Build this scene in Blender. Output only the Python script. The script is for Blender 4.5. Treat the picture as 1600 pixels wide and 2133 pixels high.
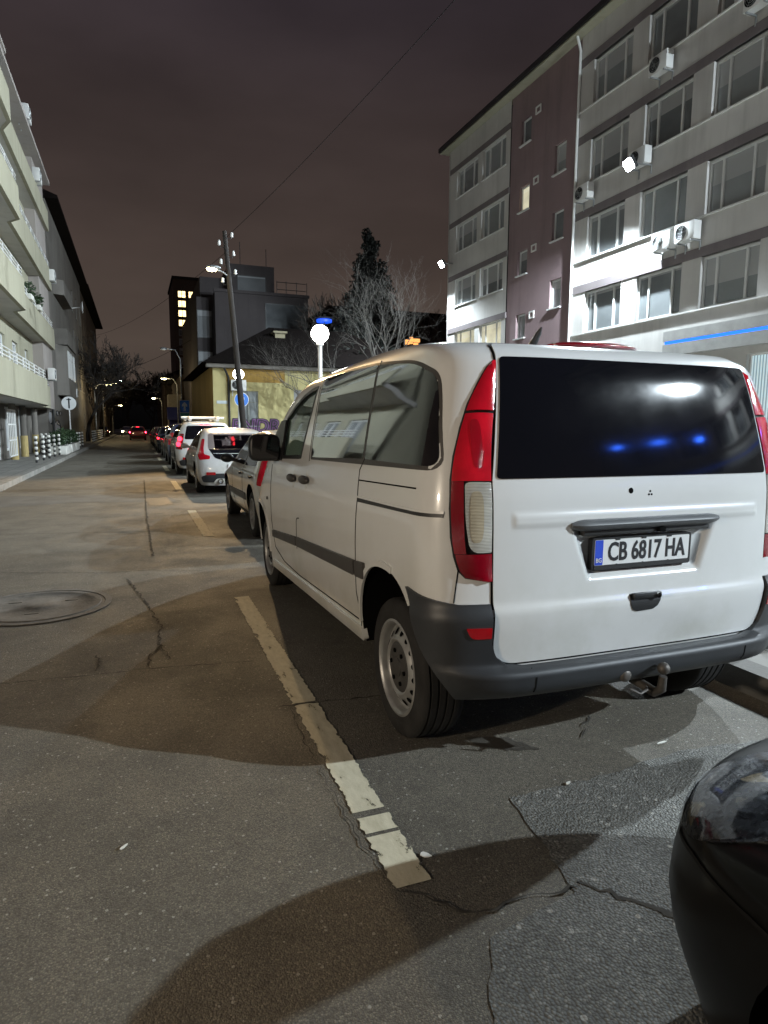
import bpy, bmesh, math, random
import numpy as np
from mathutils import Vector, Matrix
R = math.radians
random.seed(7)
for _o in list(bpy.data.objects): bpy.data.objects.remove(_o)
SC = bpy.context.scene
COL = SC.collection

# ------------------------------------------------------------------ camera
CAM_Z = 1.4863
def cam_axes(yaw=.3653, pitch=.1297, roll=.0063):
    fwd = Vector((math.sin(yaw), math.cos(yaw), 0)); rt = Vector((math.cos(yaw), -math.sin(yaw), 0)); up = Vector((0, 0, 1))
    f2 = fwd*math.cos(pitch) - up*math.sin(pitch); u2 = up*math.cos(pitch) + fwd*math.sin(pitch)
    return rt*math.cos(roll) + u2*math.sin(roll), u2*math.cos(roll) - rt*math.sin(roll), f2
_r, _u, _f = cam_axes()
cd = bpy.data.cameras.new('camera'); cam = bpy.data.objects.new('camera', cd); COL.objects.link(cam)
m = Matrix.Identity(4)
for i in range(3):
    m[i][0] = _r[i]; m[i][1] = _u[i]; m[i][2] = -_f[i]
m[2][3] = CAM_Z
cam.matrix_world = m
cd.sensor_fit = 'HORIZONTAL'; cd.sensor_width = 36; cd.lens = 1345/1600*36
cd.clip_start = .05; cd.clip_end = 2000
SC.camera = cam
SC.view_settings.view_transform = 'Standard'; SC.view_settings.look = 'None'
SC.view_settings.exposure = 0; SC.view_settings.gamma = 1
SC.render.resolution_x = 768; SC.render.resolution_y = 1024
SC.cycles.max_bounces = 6; SC.cycles.diffuse_bounces = 3; SC.cycles.glossy_bounces = 4
SC.cycles.transparent_max_bounces = 12; SC.cycles.transmission_bounces = 6
SC.cycles.use_denoising = True
SC.cycles.sample_clamp_indirect = 6
SC.cycles.caustics_reflective = False; SC.cycles.caustics_refractive = False

# ------------------------------------------------------------------ night sky: city glow on low cloud
w = bpy.data.worlds.new('World'); SC.world = w; w.use_nodes = True
nt = w.node_tree; nt.nodes.clear()
def N(t, **k):
    n = nt.nodes.new(t)
    for a, b in k.items(): setattr(n, a, b)
    return n
tc = N('ShaderNodeTexCoord'); sp = N('ShaderNodeSeparateXYZ'); nt.links.new(tc.outputs['Generated'], sp.inputs[0])
cr = N('ShaderNodeValToRGB'); nt.links.new(sp.outputs['Z'], cr.inputs[0])
e = cr.color_ramp.elements
e[0].position = 0; e[0].color = (.088, .066, .052, 1); e[1].position = 1; e[1].color = (.018, .015, .027, 1)
for pos, c in ((.10, (.080, .060, .049)), (.24, (.058, .042, .036)), (.40, (.041, .030, .029)), (.58, (.030, .0235, .031))):
    q = cr.color_ramp.elements.new(pos); q.color = c + (1,)
mp = N('ShaderNodeMapping'); mp.inputs['Scale'].default_value = (1.2, 1.2, 3.4); nt.links.new(tc.outputs['Generated'], mp.inputs[0])
nz = N('ShaderNodeTexNoise'); nz.inputs['Scale'].default_value = 1.7; nz.inputs['Detail'].default_value = 5; nz.inputs['Roughness'].default_value = .5
nt.links.new(mp.outputs[0], nz.inputs[0])
mr = N('ShaderNodeMapRange'); mr.inputs[1].default_value = .3; mr.inputs[2].default_value = .7; mr.inputs[3].default_value = .72; mr.inputs[4].default_value = 1.28
nt.links.new(nz.outputs[0], mr.inputs[0])
mx = N('ShaderNodeMix', data_type='RGBA', blend_type='MULTIPLY'); mx.inputs[0].default_value = 1
nt.links.new(cr.outputs[0], mx.inputs[6]); nt.links.new(mr.outputs[0], mx.inputs[7])
bg = N('ShaderNodeBackground'); bg.inputs[1].default_value = 1.0
nt.links.new(mx.outputs[2], bg.inputs[0])
out = N('ShaderNodeOutputWorld'); nt.links.new(bg.outputs[0], out.inputs[0])

# ------------------------------------------------------------------ light levels (watts) of the lamps built further down
FLOOD_BEHIND = 21000; FLOOD_MID = 11000; FLOOD_NEAR = 13500; FLOOD_FAR = 9000
POLE_W = 5000; FILL_W = 640

# ------------------------------------------------------------------ helpers
def tag(o, label=None, cat=None, group=None, kind=None):
    if label: o['label'] = label
    if cat: o['category'] = cat
    if group: o['group'] = group
    if kind: o['kind'] = kind
    return o
def empty(name, loc=(0, 0, 0), rz=0, parent=None):
    o = bpy.data.objects.new(name, None); COL.objects.link(o)
    o.location = loc; o.rotation_euler = (0, 0, rz); o.empty_display_size = .1
    if parent: o.parent = parent
    return o
class MB:
    def __init__(s): s.v = []; s.f = []; s.m = []
    def add(s, vs, fs, mat=0):
        b = len(s.v); s.v += [tuple(x) for x in vs]
        for f in fs: s.f.append([b+i for i in f]); s.m.append(mat)
    def box(s, x0, x1, y0, y1, z0, z1, mat=0):
        s.add([(x0,y0,z0),(x1,y0,z0),(x1,y1,z0),(x0,y1,z0),(x0,y0,z1),(x1,y0,z1),(x1,y1,z1),(x0,y1,z1)],
              [(3,2,1,0),(4,5,6,7),(0,1,5,4),(1,2,6,5),(2,3,7,6),(3,0,4,7)], mat)
    def bbox(s, x0, x1, y0, y1, z0, z1, r=.02, mat=0):
        "box with chamfered edges"
        bm = bmesh.new(); bmesh.ops.create_cube(bm, size=1)
        for v in bm.verts: v.co = Vector(((x0+x1)/2+v.co.x*(x1-x0), (y0+y1)/2+v.co.y*(y1-y0), (z0+z1)/2+v.co.z*(z1-z0)))
        bmesh.ops.bevel(bm, geom=list(bm.edges), offset=r, segments=2, profile=.6, affect='EDGES')
        s.addbm(bm, mat)
    def addbm(s, bm, mat=0):
        bm.verts.index_update()
        s.add([v.co[:] for v in bm.verts], [[v.index for v in f.verts] for f in bm.faces], mat); bm.free()
    def quad(s, a, b, c, d, mat=0): s.add([a, b, c, d], [(0, 1, 2, 3)], mat)
    def prism(s, poly, d, mat=0):
        "closed prism: polygon (3-D points) swept by vector d"
        n = len(poly); P = [Vector(p) for p in poly]; D = Vector(d)
        s.add([p[:] for p in P]+[(p+D)[:] for p in P],
              [list(range(n))[::-1], list(range(n, 2*n))]+[(i, (i+1) % n, n+(i+1) % n, n+i) for i in range(n)], mat)
    def tube(s, pts, rad, n=8, mat=0, cap=True):
        pts = [Vector(p) for p in pts]; k = len(pts)
        rad = rad if isinstance(rad, (list, tuple)) else [rad]*k
        vs = []; fs = []; up = None
        for i in range(k):
            t = (pts[min(i+1, k-1)]-pts[max(i-1, 0)])
            t = t.normalized() if t.length > 1e-9 else Vector((0, 0, 1))
            if up is None: up = Vector((0, 0, 1)) if abs(t.z) < .9 else Vector((1, 0, 0))
            a = t.cross(up); a = a.normalized() if a.length > 1e-6 else t.orthogonal().normalized()
            b = a.cross(t).normalized(); up = b
            for j in range(n):
                q = 2*math.pi*j/n; vs.append((pts[i]+(a*math.cos(q)+b*math.sin(q))*rad[i])[:])
        for i in range(k-1):
            for j in range(n):
                fs.append((i*n+j, i*n+(j+1) % n, (i+1)*n+(j+1) % n, (i+1)*n+j))
        if cap: fs += [list(range(n))[::-1], [(k-1)*n+j for j in range(n)]]
        s.add(vs, fs, mat)
    def lathe(s, prof, c=(0, 0, 0), axis='z', n=24, mat=0, closed=False):
        "prof: (r, h) along the axis"
        vs = []; fs = []; k = len(prof)
        for r, h in prof:
            for j in range(n):
                q = 2*math.pi*j/n; a, b = r*math.cos(q), r*math.sin(q)
                p = {'z': (a, b, h), 'x': (h, a, b), 'y': (b, h, a)}[axis]
                vs.append((c[0]+p[0], c[1]+p[1], c[2]+p[2]))
        for i in range(k if closed else k-1):
            for j in range(n):
                i2 = (i+1) % k
                fs.append((i*n+j, i*n+(j+1) % n, i2*n+(j+1) % n, i2*n+j))
        s.add(vs, fs, mat)
    def ball(s, c, r, n=12, mat=0, sc=(1, 1, 1)):
        bm = bmesh.new(); bmesh.ops.create_uvsphere(bm, u_segments=n, v_segments=max(6, n*2//3), radius=r)
        for v in bm.verts: v.co = Vector((c[0]+v.co.x*sc[0], c[1]+v.co.y*sc[1], c[2]+v.co.z*sc[2]))
        s.addbm(bm, mat)
    def build(s, name, mats, parent=None, smooth=None, weld=False):
        me = bpy.data.meshes.new(name); me.from_pydata(s.v, [], s.f)
        mats = mats if isinstance(mats, (list, tuple)) else [mats]
        for mm in mats: me.materials.append(mm)
        me.polygons.foreach_set('material_index', s.m)
        bm = bmesh.new(); bm.from_mesh(me)
        if weld: bmesh.ops.remove_doubles(bm, verts=bm.verts, dist=1e-4)
        bmesh.ops.recalc_face_normals(bm, faces=bm.faces); bm.to_mesh(me); bm.free()
        if smooth is not None:
            me.polygons.foreach_set('use_smooth', [True]*len(me.polygons)); me.set_sharp_from_angle(angle=R(smooth))
        me.update()
        o = bpy.data.objects.new(name, me); COL.objects.link(o)
        if parent: o.parent = parent
        return o
def copy_tree(o, parent=None):
    c = o.copy(); COL.objects.link(c); c.parent = parent
    if parent is None:
        for k in ('label',):
            if k in c: del c[k]
    for ch in [x for x in bpy.data.objects if x.parent == o]: copy_tree(ch, c)
    return c

# ------------------------------------------------------------------ materials
class NT:
    "small wrapper for building node trees"
    def __init__(s, name):
        s.m = bpy.data.materials.new(name); s.m.use_nodes = True; s.t = s.m.node_tree; s.b = s.t.nodes['Principled BSDF']; s.o = s.t.nodes['Material Output']
    def n(s, t, **k):
        x = s.t.nodes.new(t)
        for a, b in k.items(): setattr(x, a, b)
        return x
    def l(s, a, b): s.t.links.new(a, b)
    def coord(s, scale=1, which='Object'):
        c = s.n('ShaderNodeTexCoord'); mp = s.n('ShaderNodeMapping')
        mp.inputs['Scale'].default_value = scale if isinstance(scale, (tuple, list)) else (scale,)*3
        s.l(c.outputs[which], mp.inputs[0]); return mp.outputs[0]
    def noise(s, co, scale, detail=3, rough=.55, dist=0):
        x = s.n('ShaderNodeTexNoise'); x.inputs['Scale'].default_value = scale; x.inputs['Detail'].default_value = detail
        x.inputs['Roughness'].default_value = rough; x.inputs['Distortion'].default_value = dist
        s.l(co, x.inputs['Vector']); return x.outputs[0]
    def ramp(s, f, stops):
        x = s.n('ShaderNodeValToRGB'); s.l(f, x.inputs[0]); E = x.color_ramp.elements
        while len(E) < len(stops): E.new(.5)
        for el, (p, c) in zip(E, stops):
            el.position = p; el.color = tuple(c)+(1,) if isinstance(c, (tuple, list)) else (c, c, c, 1)
        return x.outputs[0]
    def rng(s, f, a, b, c, d):
        x = s.n('ShaderNodeMapRange'); s.l(f, x.inputs[0])
        for i, v in enumerate((a, b, c, d)): x.inputs[i+1].default_value = v
        return x.outputs[0]
    def mix(s, f, a, b, mode='MIX'):
        x = s.n('ShaderNodeMix', data_type='RGBA', blend_type=mode)
        for sock, v in ((0, f), (6, a), (7, b)):
            if isinstance(v, (int, float)): x.inputs[sock].default_value = v if sock == 0 else (v, v, v, 1)
            elif isinstance(v, (tuple, list)): x.inputs[sock].default_value = tuple(v)+(1,)
            else: s.l(v, x.inputs[sock])
        return x.outputs[2]
    def math(s, op, a, b=0):
        x = s.n('ShaderNodeMath', operation=op)
        for i, v in enumerate((a, b)):
            if isinstance(v, (int, float)): x.inputs[i].default_value = v
            else: s.l(v, x.inputs[i])
        return x.outputs[0]
    def bump(s, h, strength=.3, dist=.01):
        x = s.n('ShaderNodeBump'); x.inputs['Strength'].default_value = strength; x.inputs['Distance'].default_value = dist
        s.l(h, x.inputs['Height']); s.l(x.outputs[0], s.b.inputs['Normal']); return x
    def set(s, **k):
        for a, v in k.items():
            a = {'rough': 'Roughness', 'metal': 'Metallic', 'spec': 'Specular IOR Level', 'coat': 'Coat Weight', 'coatr': 'Coat Roughness',
                 'color': 'Base Color', 'trans': 'Transmission Weight', 'alpha': 'Alpha', 'ior': 'IOR'}[a]
            i = s.b.inputs[a]
            if isinstance(v, (int, float)): i.default_value = v
            elif isinstance(v, (tuple, list)): i.default_value = tuple(v)+(1,)
            else: s.l(v, i)
        return s
def plain(name, c, rough=.6, metal=0, spec=.5, coat=0, var=.12, scale=3, bump=0, bscale=60, detail=4):
    "base colour with a little procedural unevenness in colour and gloss"
    t = NT(name); co = t.coord(1)
    f = t.noise(co, scale, detail)
    t.set(color=t.ramp(f, [(.3, tuple(x*(1-var) for x in c)), (.7, tuple(min(1, x*(1+var)) for x in c))]),
          rough=t.rng(f, .3, .7, max(0, rough-.06), min(1, rough+.06)), metal=metal, spec=spec, coat=coat)
    if bump: t.bump(t.noise(co, bscale, 4), bump, .01)
    return t.m
def glow(name, c, strength):
    t = NT(name); t.set(color=(.02, .02, .02), rough=.4)
    t.b.inputs['Emission Color'].default_value = tuple(c)+(1,); t.b.inputs['Emission Strength'].default_value = strength
    return t.m
def stucco(name, c, dirt=.25, bump=.25, streak=True):
    t = NT(name); co = t.coord(1)
    f = t.noise(co, .35, 5, .6); g = t.noise(t.coord((2.2, 2.2, .18)), 1.0, 5, .65); h = t.noise(co, 45, 3)
    a = t.ramp(f, [(.3, tuple(x*(1-dirt) for x in c)), (.65, c)])
    b = t.mix(t.rng(g, .5, .75, 0, .45 if streak else .1), a, tuple(x*.55 for x in c))
    t.set(color=b, rough=.88, spec=.2); t.bump(h, bump, .01); return t.m
M = {}
def paint(name, c, rough=.2, metal=0., coat=1., dirt=.10, flake=0):
    t = NT(name); co = t.coord(1)
    d = t.noise(co, 2.2, 6, .62); d2 = t.noise(co, 55, 2)
    low = t.n('ShaderNodeSeparateXYZ'); t.l(t.coord(1), low.inputs[0])
    k = t.rng(low.outputs[2], .25, 1.0, .8, 0)              # road film thickens towards the sills
    dd = t.math('MULTIPLY', t.rng(d, .42, .7, 0, 1), t.math('ADD', k, dirt))
    t.set(color=t.mix(dd, c, tuple(x*.62 for x in c[:2])+(c[2]*.52,)), rough=rough, metal=metal, coat=coat)
    t.l(t.rng(d, .35, .75, .03, .16), t.b.inputs['Coat Roughness']); t.b.inputs['Coat IOR'].default_value = 1.5
    t.bump(t.noise(co, 1.3, 2), .05, .03)
    return t.m
M['white_paint'] = paint('white_car_paint', (.64, .645, .635), .3)
M['silver_paint'] = paint('silver_car_paint', (.64, .63, .58), .32, .12)
M['pearl_paint'] = paint('pearl_car_paint', (.66, .66, .65), .3, .1)
M['grey_paint'] = paint('dark_grey_car_paint', (.075, .08, .095), .3, .4)
M['black_paint'] = paint('black_car_paint', (.006, .006, .007), .2, 0, 1, .03)
M['blue_paint'] = paint('dark_blue_car_paint', (.03, .04, .10), .3, .3)
M['red_paint'] = paint('red_car_paint', (.22, .02, .02), .3)
M['bumper'] = plain('grey_bumper_plastic', (.028, .030, .033), .48, spec=.45, var=.25, scale=2.2, bump=.08, bscale=350)
M['black_plastic'] = plain('black_plastic', (.012, .012, .013), .42, var=.15)
M['gap'] = plain('panel_gap_dark', (.006, .006, .006), .8, spec=.1)
M['trim'] = plain('brown_grey_moulding', (.05, .046, .043), .5, var=.15)
M['rubber'] = plain('tyre_rubber', (.022, .021, .020), .82, spec=.25, var=.35, scale=8, bump=.15, bscale=80)
M['rim'] = plain('steel_rim', (.36, .36, .35), .42, .6, var=.2, scale=9)
M['hole'] = plain('dark_hole', (.004, .004, .004), .9, spec=.05)
M['hub'] = plain('dark_hub_cap', (.06, .058, .056), .5, .3, var=.3, scale=20)
M['chrome'] = plain('chrome', (.7, .7, .7), .12, 1., var=.03)
M['steel'] = plain('galvanised_steel', (.34, .35, .35), .45, .7, var=.2, scale=6)
M['white_metal'] = plain('white_metal', (.7, .7, .68), .45, var=.06)
M['dark_metal'] = plain('dark_metal', (.035, .035, .035), .5, .3)
M['seat'] = plain('grey_seat_cloth', (.03, .032, .034), .9, var=.2)
M['headliner'] = plain('pale_headliner', (.45, .46, .44), .9)
def darkglass():
    t = NT('privacy_glass'); co = t.coord(1)
    f = t.noise(co, 2.5, 5, .6)
    t.set(color=(.0045, .0048, .006), rough=t.rng(f, .4, .75, .02, .10), spec=.62, coat=1.)
    t.b.inputs['Coat Roughness'].default_value = .03; return t.m
M['dark_glass'] = darkglass()
def clearglass(name, tint=(.82, .9, .86), mirror=.06, rough=.02):
    t = NT(name); t.t.nodes.remove(t.b)
    tr = t.n('ShaderNodeBsdfTransparent'); tr.inputs[0].default_value = tuple(tint)+(1,)
    gl = t.n('ShaderNodeBsdfGlossy'); gl.inputs['Roughness'].default_value = rough
    fr = t.n('ShaderNodeFresnel'); fr.inputs[0].default_value = 1.55
    ge = t.n('ShaderNodeNewGeometry'); front = t.math('SUBTRACT', 1., ge.outputs['Backfacing'])
    mx = t.n('ShaderNodeMixShader'); t.l(t.math('MULTIPLY', t.math('ADD', fr.outputs[0], mirror), front), mx.inputs[0]); t.l(tr.outputs[0], mx.inputs[1]); t.l(gl.outputs[0], mx.inputs[2])
    t.l(mx.outputs[0], t.o.inputs[0]); return t.m
M['clear_glass'] = clearglass('clear_car_glass'); M['tint_glass'] = clearglass('tinted_car_glass', (.58, .55, .55), .0); M['lamp_cover'] = clearglass('headlight_cover', (.85, .86, .88), -.01, .05)
def rearglass():
    t = NT('rear_glass'); co = t.coord(1); f = t.noise(co, 2.2, 5, .6)
    t.set(color=(.0045, .0048, .007), rough=t.rng(f, .35, .7, .055, .105), spec=.30); return t.m
M['rear_glass'] = rearglass()
M['grip'] = plain('grey_grip_plastic', (.095, .10, .105), .42, spec=.5, var=.15, bump=.1, bscale=400)
def lens(name, c, ribs=0, axis=2, rough=.12):
    t = NT(name); co = t.coord(1)
    f = t.noise(co, 7, 3)
    vor = t.n('ShaderNodeTexVoronoi'); vor.inputs['Scale'].default_value = 260; t.l(co, vor.inputs['Vector'])
    col = t.ramp(f, [(.3, tuple(x*.62 for x in c)), (.7, c)])
    t.set(color=col, rough=rough, spec=.6, coat=1.); t.b.inputs['Coat Roughness'].default_value = .04
    t.b.inputs['Subsurface Weight'].default_value = .0
    if ribs:
        wv = t.n('ShaderNodeTexWave', wave_type='BANDS', bands_direction='Z'); wv.inputs['Scale'].default_value = ribs; t.l(co, wv.inputs['Vector'])
        t.bump(wv.outputs[0], .5, .004)
    else: t.bump(vor.outputs[0], .12, .003)
    return t.m
M['red_lens'] = lens('red_lens', (.62, .006, .02))
M['dark_red_lens'] = lens('dark_red_lens', (.26, .003, .012))
M['clear_lens'] = lens('ribbed_clear_lens', (.50, .48, .42), ribs=55)
M['reflector'] = lens('red_reflector', (.42, .006, .012), ribs=0)
M['white_lens'] = lens('white_lens', (.5, .5, .5))
M['red_glow'] = glow('lit_red_lamp', (1., .018, .04), 9)
M['amber_glow'] = glow('lit_amber_lamp', (1, .4, .1), 8)
M['plate_white'] = plain('plate_white', (.72, .73, .72), .4, var=.03)
M['plate_blue'] = plain('plate_blue', (.02, .07, .55), .4, var=.05)
M['ink'] = plain('black_ink', (.012, .012, .015), .5)

# ------------------------------------------------------------------ vehicle shells
def interp(tab, z):
    zs = [a for a, b in tab]; vs = [b for a, b in tab]; n = len(zs)
    if z <= zs[0]: return vs[0]
    if z >= zs[-1]: return vs[-1]
    i = max(j for j in range(n-1) if zs[j] <= z)
    h = [zs[j+1]-zs[j] for j in range(n-1)]; d = [(vs[j+1]-vs[j])/h[j] for j in range(n-1)]
    def sl(j):
        if j == 0: return d[0]
        if j == n-1: return d[-1]
        if d[j-1]*d[j] <= 0: return 0.
        w1 = 2*h[j]+h[j-1]; w2 = h[j]+2*h[j-1]
        return (w1+w2)/(w1/d[j-1]+w2/d[j])
    t = (z-zs[i])/h[i]; m0, m1 = sl(i), sl(i+1)
    return (2*t**3-3*t*t+1)*vs[i]+(t**3-2*t*t+t)*h[i]*m0+(-2*t**3+3*t*t)*vs[i+1]+(t**3-t*t)*h[i]*m1
class Shell:
    "a car body as plan outlines stacked in z; y runs from the rear bumper forwards"
    def __init__(s, W, r, f, Lr, Lf, pr=4., pf=2.8, z0=.3, zt=1.8, crown=.05, rake=0.):
        s.W, s.r, s.f, s.Lr, s.Lf, s.pr, s.pf, s.z0, s.zt, s.crown, s.rake = W, r, f, Lr, Lf, pr, pf, z0, zt, crown, rake
        s.cache = {}
    def outline(s, z):
        k = round(z, 4)
        if k in s.cache: return s.cache[k]
        W, r, f, Lr, Lf = [interp(t, z) for t in (s.W, s.r, s.f, s.Lr, s.Lf)]
        if f-r < Lr+Lf+.1:
            q = max(.05, (f-r-.1)/(Lr+Lf)); Lr *= q; Lf *= q
        a = np.linspace(0, np.pi/2, 90)
        xr, yr = np.sin(a)**(2/s.pr), Lr*(1-np.cos(a)**(2/s.pr)); xf, yf = np.sin(a)**(2/s.pf), Lf*(1-np.cos(a)**(2/s.pf))
        ys = np.linspace(r+Lr, f-Lf, 40)[1:-1]
        o = (np.concatenate([xr*W, np.full(38, W), xf[::-1]*W]), np.concatenate([r+yr, ys, f-yf[::-1]]), 90, 128)
        s.cache[k] = o; return o
    def side(s, y, z):
        X, Y, a, b = s.outline(z); return float(np.interp(y, Y, X))
    def rear(s, x, z):
        X, Y, a, b = s.outline(z); return float(np.interp(abs(x), X[:a], Y[:a]))
    def front(s, x, z):
        X, Y, a, b = s.outline(z); return float(np.interp(abs(x), X[b:][::-1], Y[b:][::-1]))
    def per(s, d, z):
        X, Y, a, b = s.outline(z); L = np.concatenate([[0], np.cumsum(np.hypot(np.diff(X), np.diff(Y)))])
        return float(np.interp(d, L, X)), float(np.interp(d, L, Y))
    def per_at(s, z, x=None, y=None):
        "distance along the outline where it reaches rear x, or side y"
        X, Y, a, b = s.outline(z); L = np.concatenate([[0], np.cumsum(np.hypot(np.diff(X), np.diff(Y)))])
        return float(np.interp(x, X[:a], L[:a])) if x is not None else float(np.interp(y, Y, L))
    # maps (u, v, offset) -> point
    def m_side(s, sg):
        def f(y, z, o):
            x = s.side(y, z); dz = (s.side(y, z+.01)-s.side(y, z-.01))/.02; dy = (s.side(y+.01, z)-s.side(y-.01, z))/.02
            n = Vector((1, -dy, -dz)).normalized()*o
            return (sg*(x+n.x), y+n.y, z+n.z-s.rake*(y+n.y))
        return f
    def m_rear(s):
        def f(x, z, o):
            y = s.rear(x, z); dz = (s.rear(x, z+.01)-s.rear(x, z-.01))/.02; dx = (s.rear(x+.01, z)-s.rear(x-.01, z))/.02
            n = Vector((dx, -1, dz)).normalized()*o
            return (x+n.x, y+n.y, z+n.z-s.rake*(y+n.y))
        return f
    def m_front(s):
        def f(x, z, o):
            y = s.front(x, z); dz = (s.front(x, z+.01)-s.front(x, z-.01))/.02; dx = (s.front(x+.01, z)-s.front(x-.01, z))/.02
            n = Vector((-dx, 1, -dz)).normalized()*o
            return (x+n.x, y+n.y, z+n.z-s.rake*(y+n.y))
        return f
    def m_per(s, sg):
        def f(d, z, o):
            x, y = s.per(d, z); x2, y2 = s.per(d+.01, z); x1, y1 = s.per(d-.01, z); x3, y3 = s.per(d, z+.01)
            t = Vector((x2-x1, y2-y1, 0)); up = Vector((x3-x, y3-y, .01)); n = t.cross(up)
            n = n.normalized()*o if n.length > 1e-9 else Vector((0, -o, 0))
            return (sg*(x+n.x), y+n.y, z+n.z-s.rake*(y+n.y))
        return f
    def mesh(s, rows, nr=14, ns=40, nf=14, cap=6):
        V = []; F = []; half = nr+ns+nf+1
        def res(z):
            X, Y, a, b = s.outline(z); o = []
            for i0, i1, n in ((0, a-1, nr), (a-1, b, ns), (b, len(X)-1, nf)):
                x = X[i0:i1+1]; y = Y[i0:i1+1]; L = np.concatenate([[0], np.cumsum(np.hypot(np.diff(x), np.diff(y)))])
                d = np.linspace(0, L[-1], n+1); q = list(zip(np.interp(d, L, x), np.interp(d, L, y)))
                o += q[(0 if not o else 1):]
            return o
        rings = []
        for z in rows: rings.append([(x, y, z) for x, y in res(z)])
        top = rings[-1]; y0, y1 = top[0][1], top[-1][1]
        for k in range(1, cap+1):
            u = k/cap
            rings.append([(x*(1-u), y+(.3*u)*(1-2*(y-y0)/(y1-y0)), s.zt+s.crown*math.sin(u*math.pi/2)) for x, y, z in top])
        for rg in rings:
            full = rg+[(-x, y, z) for x, y, z in rg[::-1][1:-1]]
            V += [(x, y, z-s.rake*y) for x, y, z in full]
        n = len(rings[0])*2-2
        for i in range(len(rings)-1):
            for j in range(n): F.append([i*n+j, i*n+(j+1) % n, (i+1)*n+(j+1) % n, (i+1)*n+j])
        F.append(list(range(n))[::-1])
        return V, F
def fillet(pts, r, n=5):
    "round the corners of a polygon; r a number or one per corner"
    k = len(pts); out = []
    for i in range(k):
        p = Vector(pts[i]).to_2d(); a = Vector(pts[i-1]).to_2d(); b = Vector(pts[(i+1) % k]).to_2d()
        q = r[i] if isinstance(r, (list, tuple)) else r
        if q <= 0: out.append(tuple(p)); continue
        q = min(q, (a-p).length*.48, (b-p).length*.48); s = p+(a-p).normalized()*q; t = p+(b-p).normalized()*q
        for j in range(n+1):
            u = j/n; c = s*(1-u)**2+p*2*u*(1-u)+t*u*u; out.append(tuple(c))
    return out
def conform(mb, outline, fmap, off=.004, thick=.01, step=.06, mat=0, offf=None):
    "a panel cut to an outline in surface coordinates, bent over the surface and given a thickness"
    bm = bmesh.new(); vs = [bm.verts.new((a, b, 0)) for a, b in outline]; bm.faces.new(vs)
    us = [a for a, b in outline]; ws = [b for a, b in outline]
    st = step if isinstance(step, tuple) else (step, step)
    for lo, hi, no, sx in ((min(us), max(us), (1, 0, 0), st[0]), (min(ws), max(ws), (0, 1, 0), st[1])):
        n = max(1, int(round((hi-lo)/sx)))
        for i in range(1, n):
            c = lo+(hi-lo)*i/n
            bmesh.ops.bisect_plane(bm, geom=list(bm.verts)+list(bm.edges)+list(bm.faces), plane_co=(c, c, 0), plane_no=no, dist=1e-5)
    bm.verts.index_update(); P = [(v.co.x, v.co.y) for v in bm.verts]; k = len(P)
    offs = [off+(offf(a, b) if offf else 0) for a, b in P]
    fr = [fmap(a, b, o) for (a, b), o in zip(P, offs)]; bk = [fmap(a, b, o-thick) for (a, b), o in zip(P, offs)]
    fs = [[v.index for v in f.verts] for f in bm.faces]
    sides = [(e.verts[0].index, e.verts[1].index) for e in bm.edges if len(e.link_faces) == 1]
    mb.add(fr+bk, fs+[[k+i for i in f[::-1]] for f in fs]+[(a, b, k+b, k+a) for a, b in sides], mat)
    bm.free()
def patch(name, outline, fmap, mat, parent, off=.004, thick=.01, step=.06, smooth=35, offf=None):
    mb = MB(); conform(mb, outline, fmap, off, thick, step, 0, offf); return mb.build(name, mat, parent, smooth)
def band(mb, pts, fmap, wdt=.006, off=.0015, thick=.004, mat=0):
    "a thin strip along a line in surface coordinates (a panel gap)"
    n = len(pts); L = []; Rr = []
    for i in range(n):
        a = Vector(pts[max(i-1, 0)]).to_2d(); b = Vector(pts[min(i+1, n-1)]).to_2d(); t = (b-a).normalized(); q = Vector((-t.y, t.x))*wdt/2; p = Vector(pts[i]).to_2d()
        L.append(p+q); Rr.append(p-q)
    vs = [fmap(p.x, p.y, off) for p in L]+[fmap(p.x, p.y, off) for p in Rr]+[fmap(p.x, p.y, off-thick) for p in L]+[fmap(p.x, p.y, off-thick) for p in Rr]
    fs = []
    for i in range(n-1):
        fs += [(i, i+1, n+i+1, n+i), (2*n+i, 3*n+i, 3*n+i+1, 2*n+i+1), (i, 2*n+i, 2*n+i+1, i+1), (n+i, n+i+1, 3*n+i+1, 3*n+i)]
    fs += [(0, n, 3*n, 2*n), (n-1, 3*n-1, 4*n-1, 2*n-1)]
    mb.add(vs, fs, mat)
def dens(pts, step=.05):
    o = []
    for a, b in zip(pts[:-1], pts[1:]):
        n = max(1, int(math.dist(a, b)/step))
        o += [(a[0]+(b[0]-a[0])*i/n, a[1]+(b[1]-a[1])*i/n) for i in range(n)]
    return o+[pts[-1]]
def boolean(o, cutters, op='DIFFERENCE'):
    for c in cutters:
        md = o.modifiers.new('cut', 'BOOLEAN'); md.operation = op; md.solver = 'EXACT'; md.object = c
    dg = bpy.context.evaluated_depsgraph_get(); dg.update()
    me = bpy.data.meshes.new_from_object(o.evaluated_get(dg)); o.modifiers.clear(); o.data = me
    for c in cutters: bpy.data.objects.remove(c)
    me.polygons.foreach_set('use_smooth', [True]*len(me.polygons)); me.set_sharp_from_angle(angle=R(32))
    return o
def arch_cutter(y, z, ry, rz, x0, x1, p=2.3):
    mb = MB(); n = 48
    pts = []
    for j in range(n):
        q = 2*math.pi*j/n; c, s_ = math.cos(q), math.sin(q)
        pts.append((x0, y+ry*math.copysign(abs(c)**(2/p), c), z+rz*math.copysign(abs(s_)**(2/p), s_)))
    mb.prism(pts, (x1-x0, 0, 0), 1)
    return mb.build('cutter', [M['hole'], M['hole']])
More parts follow.
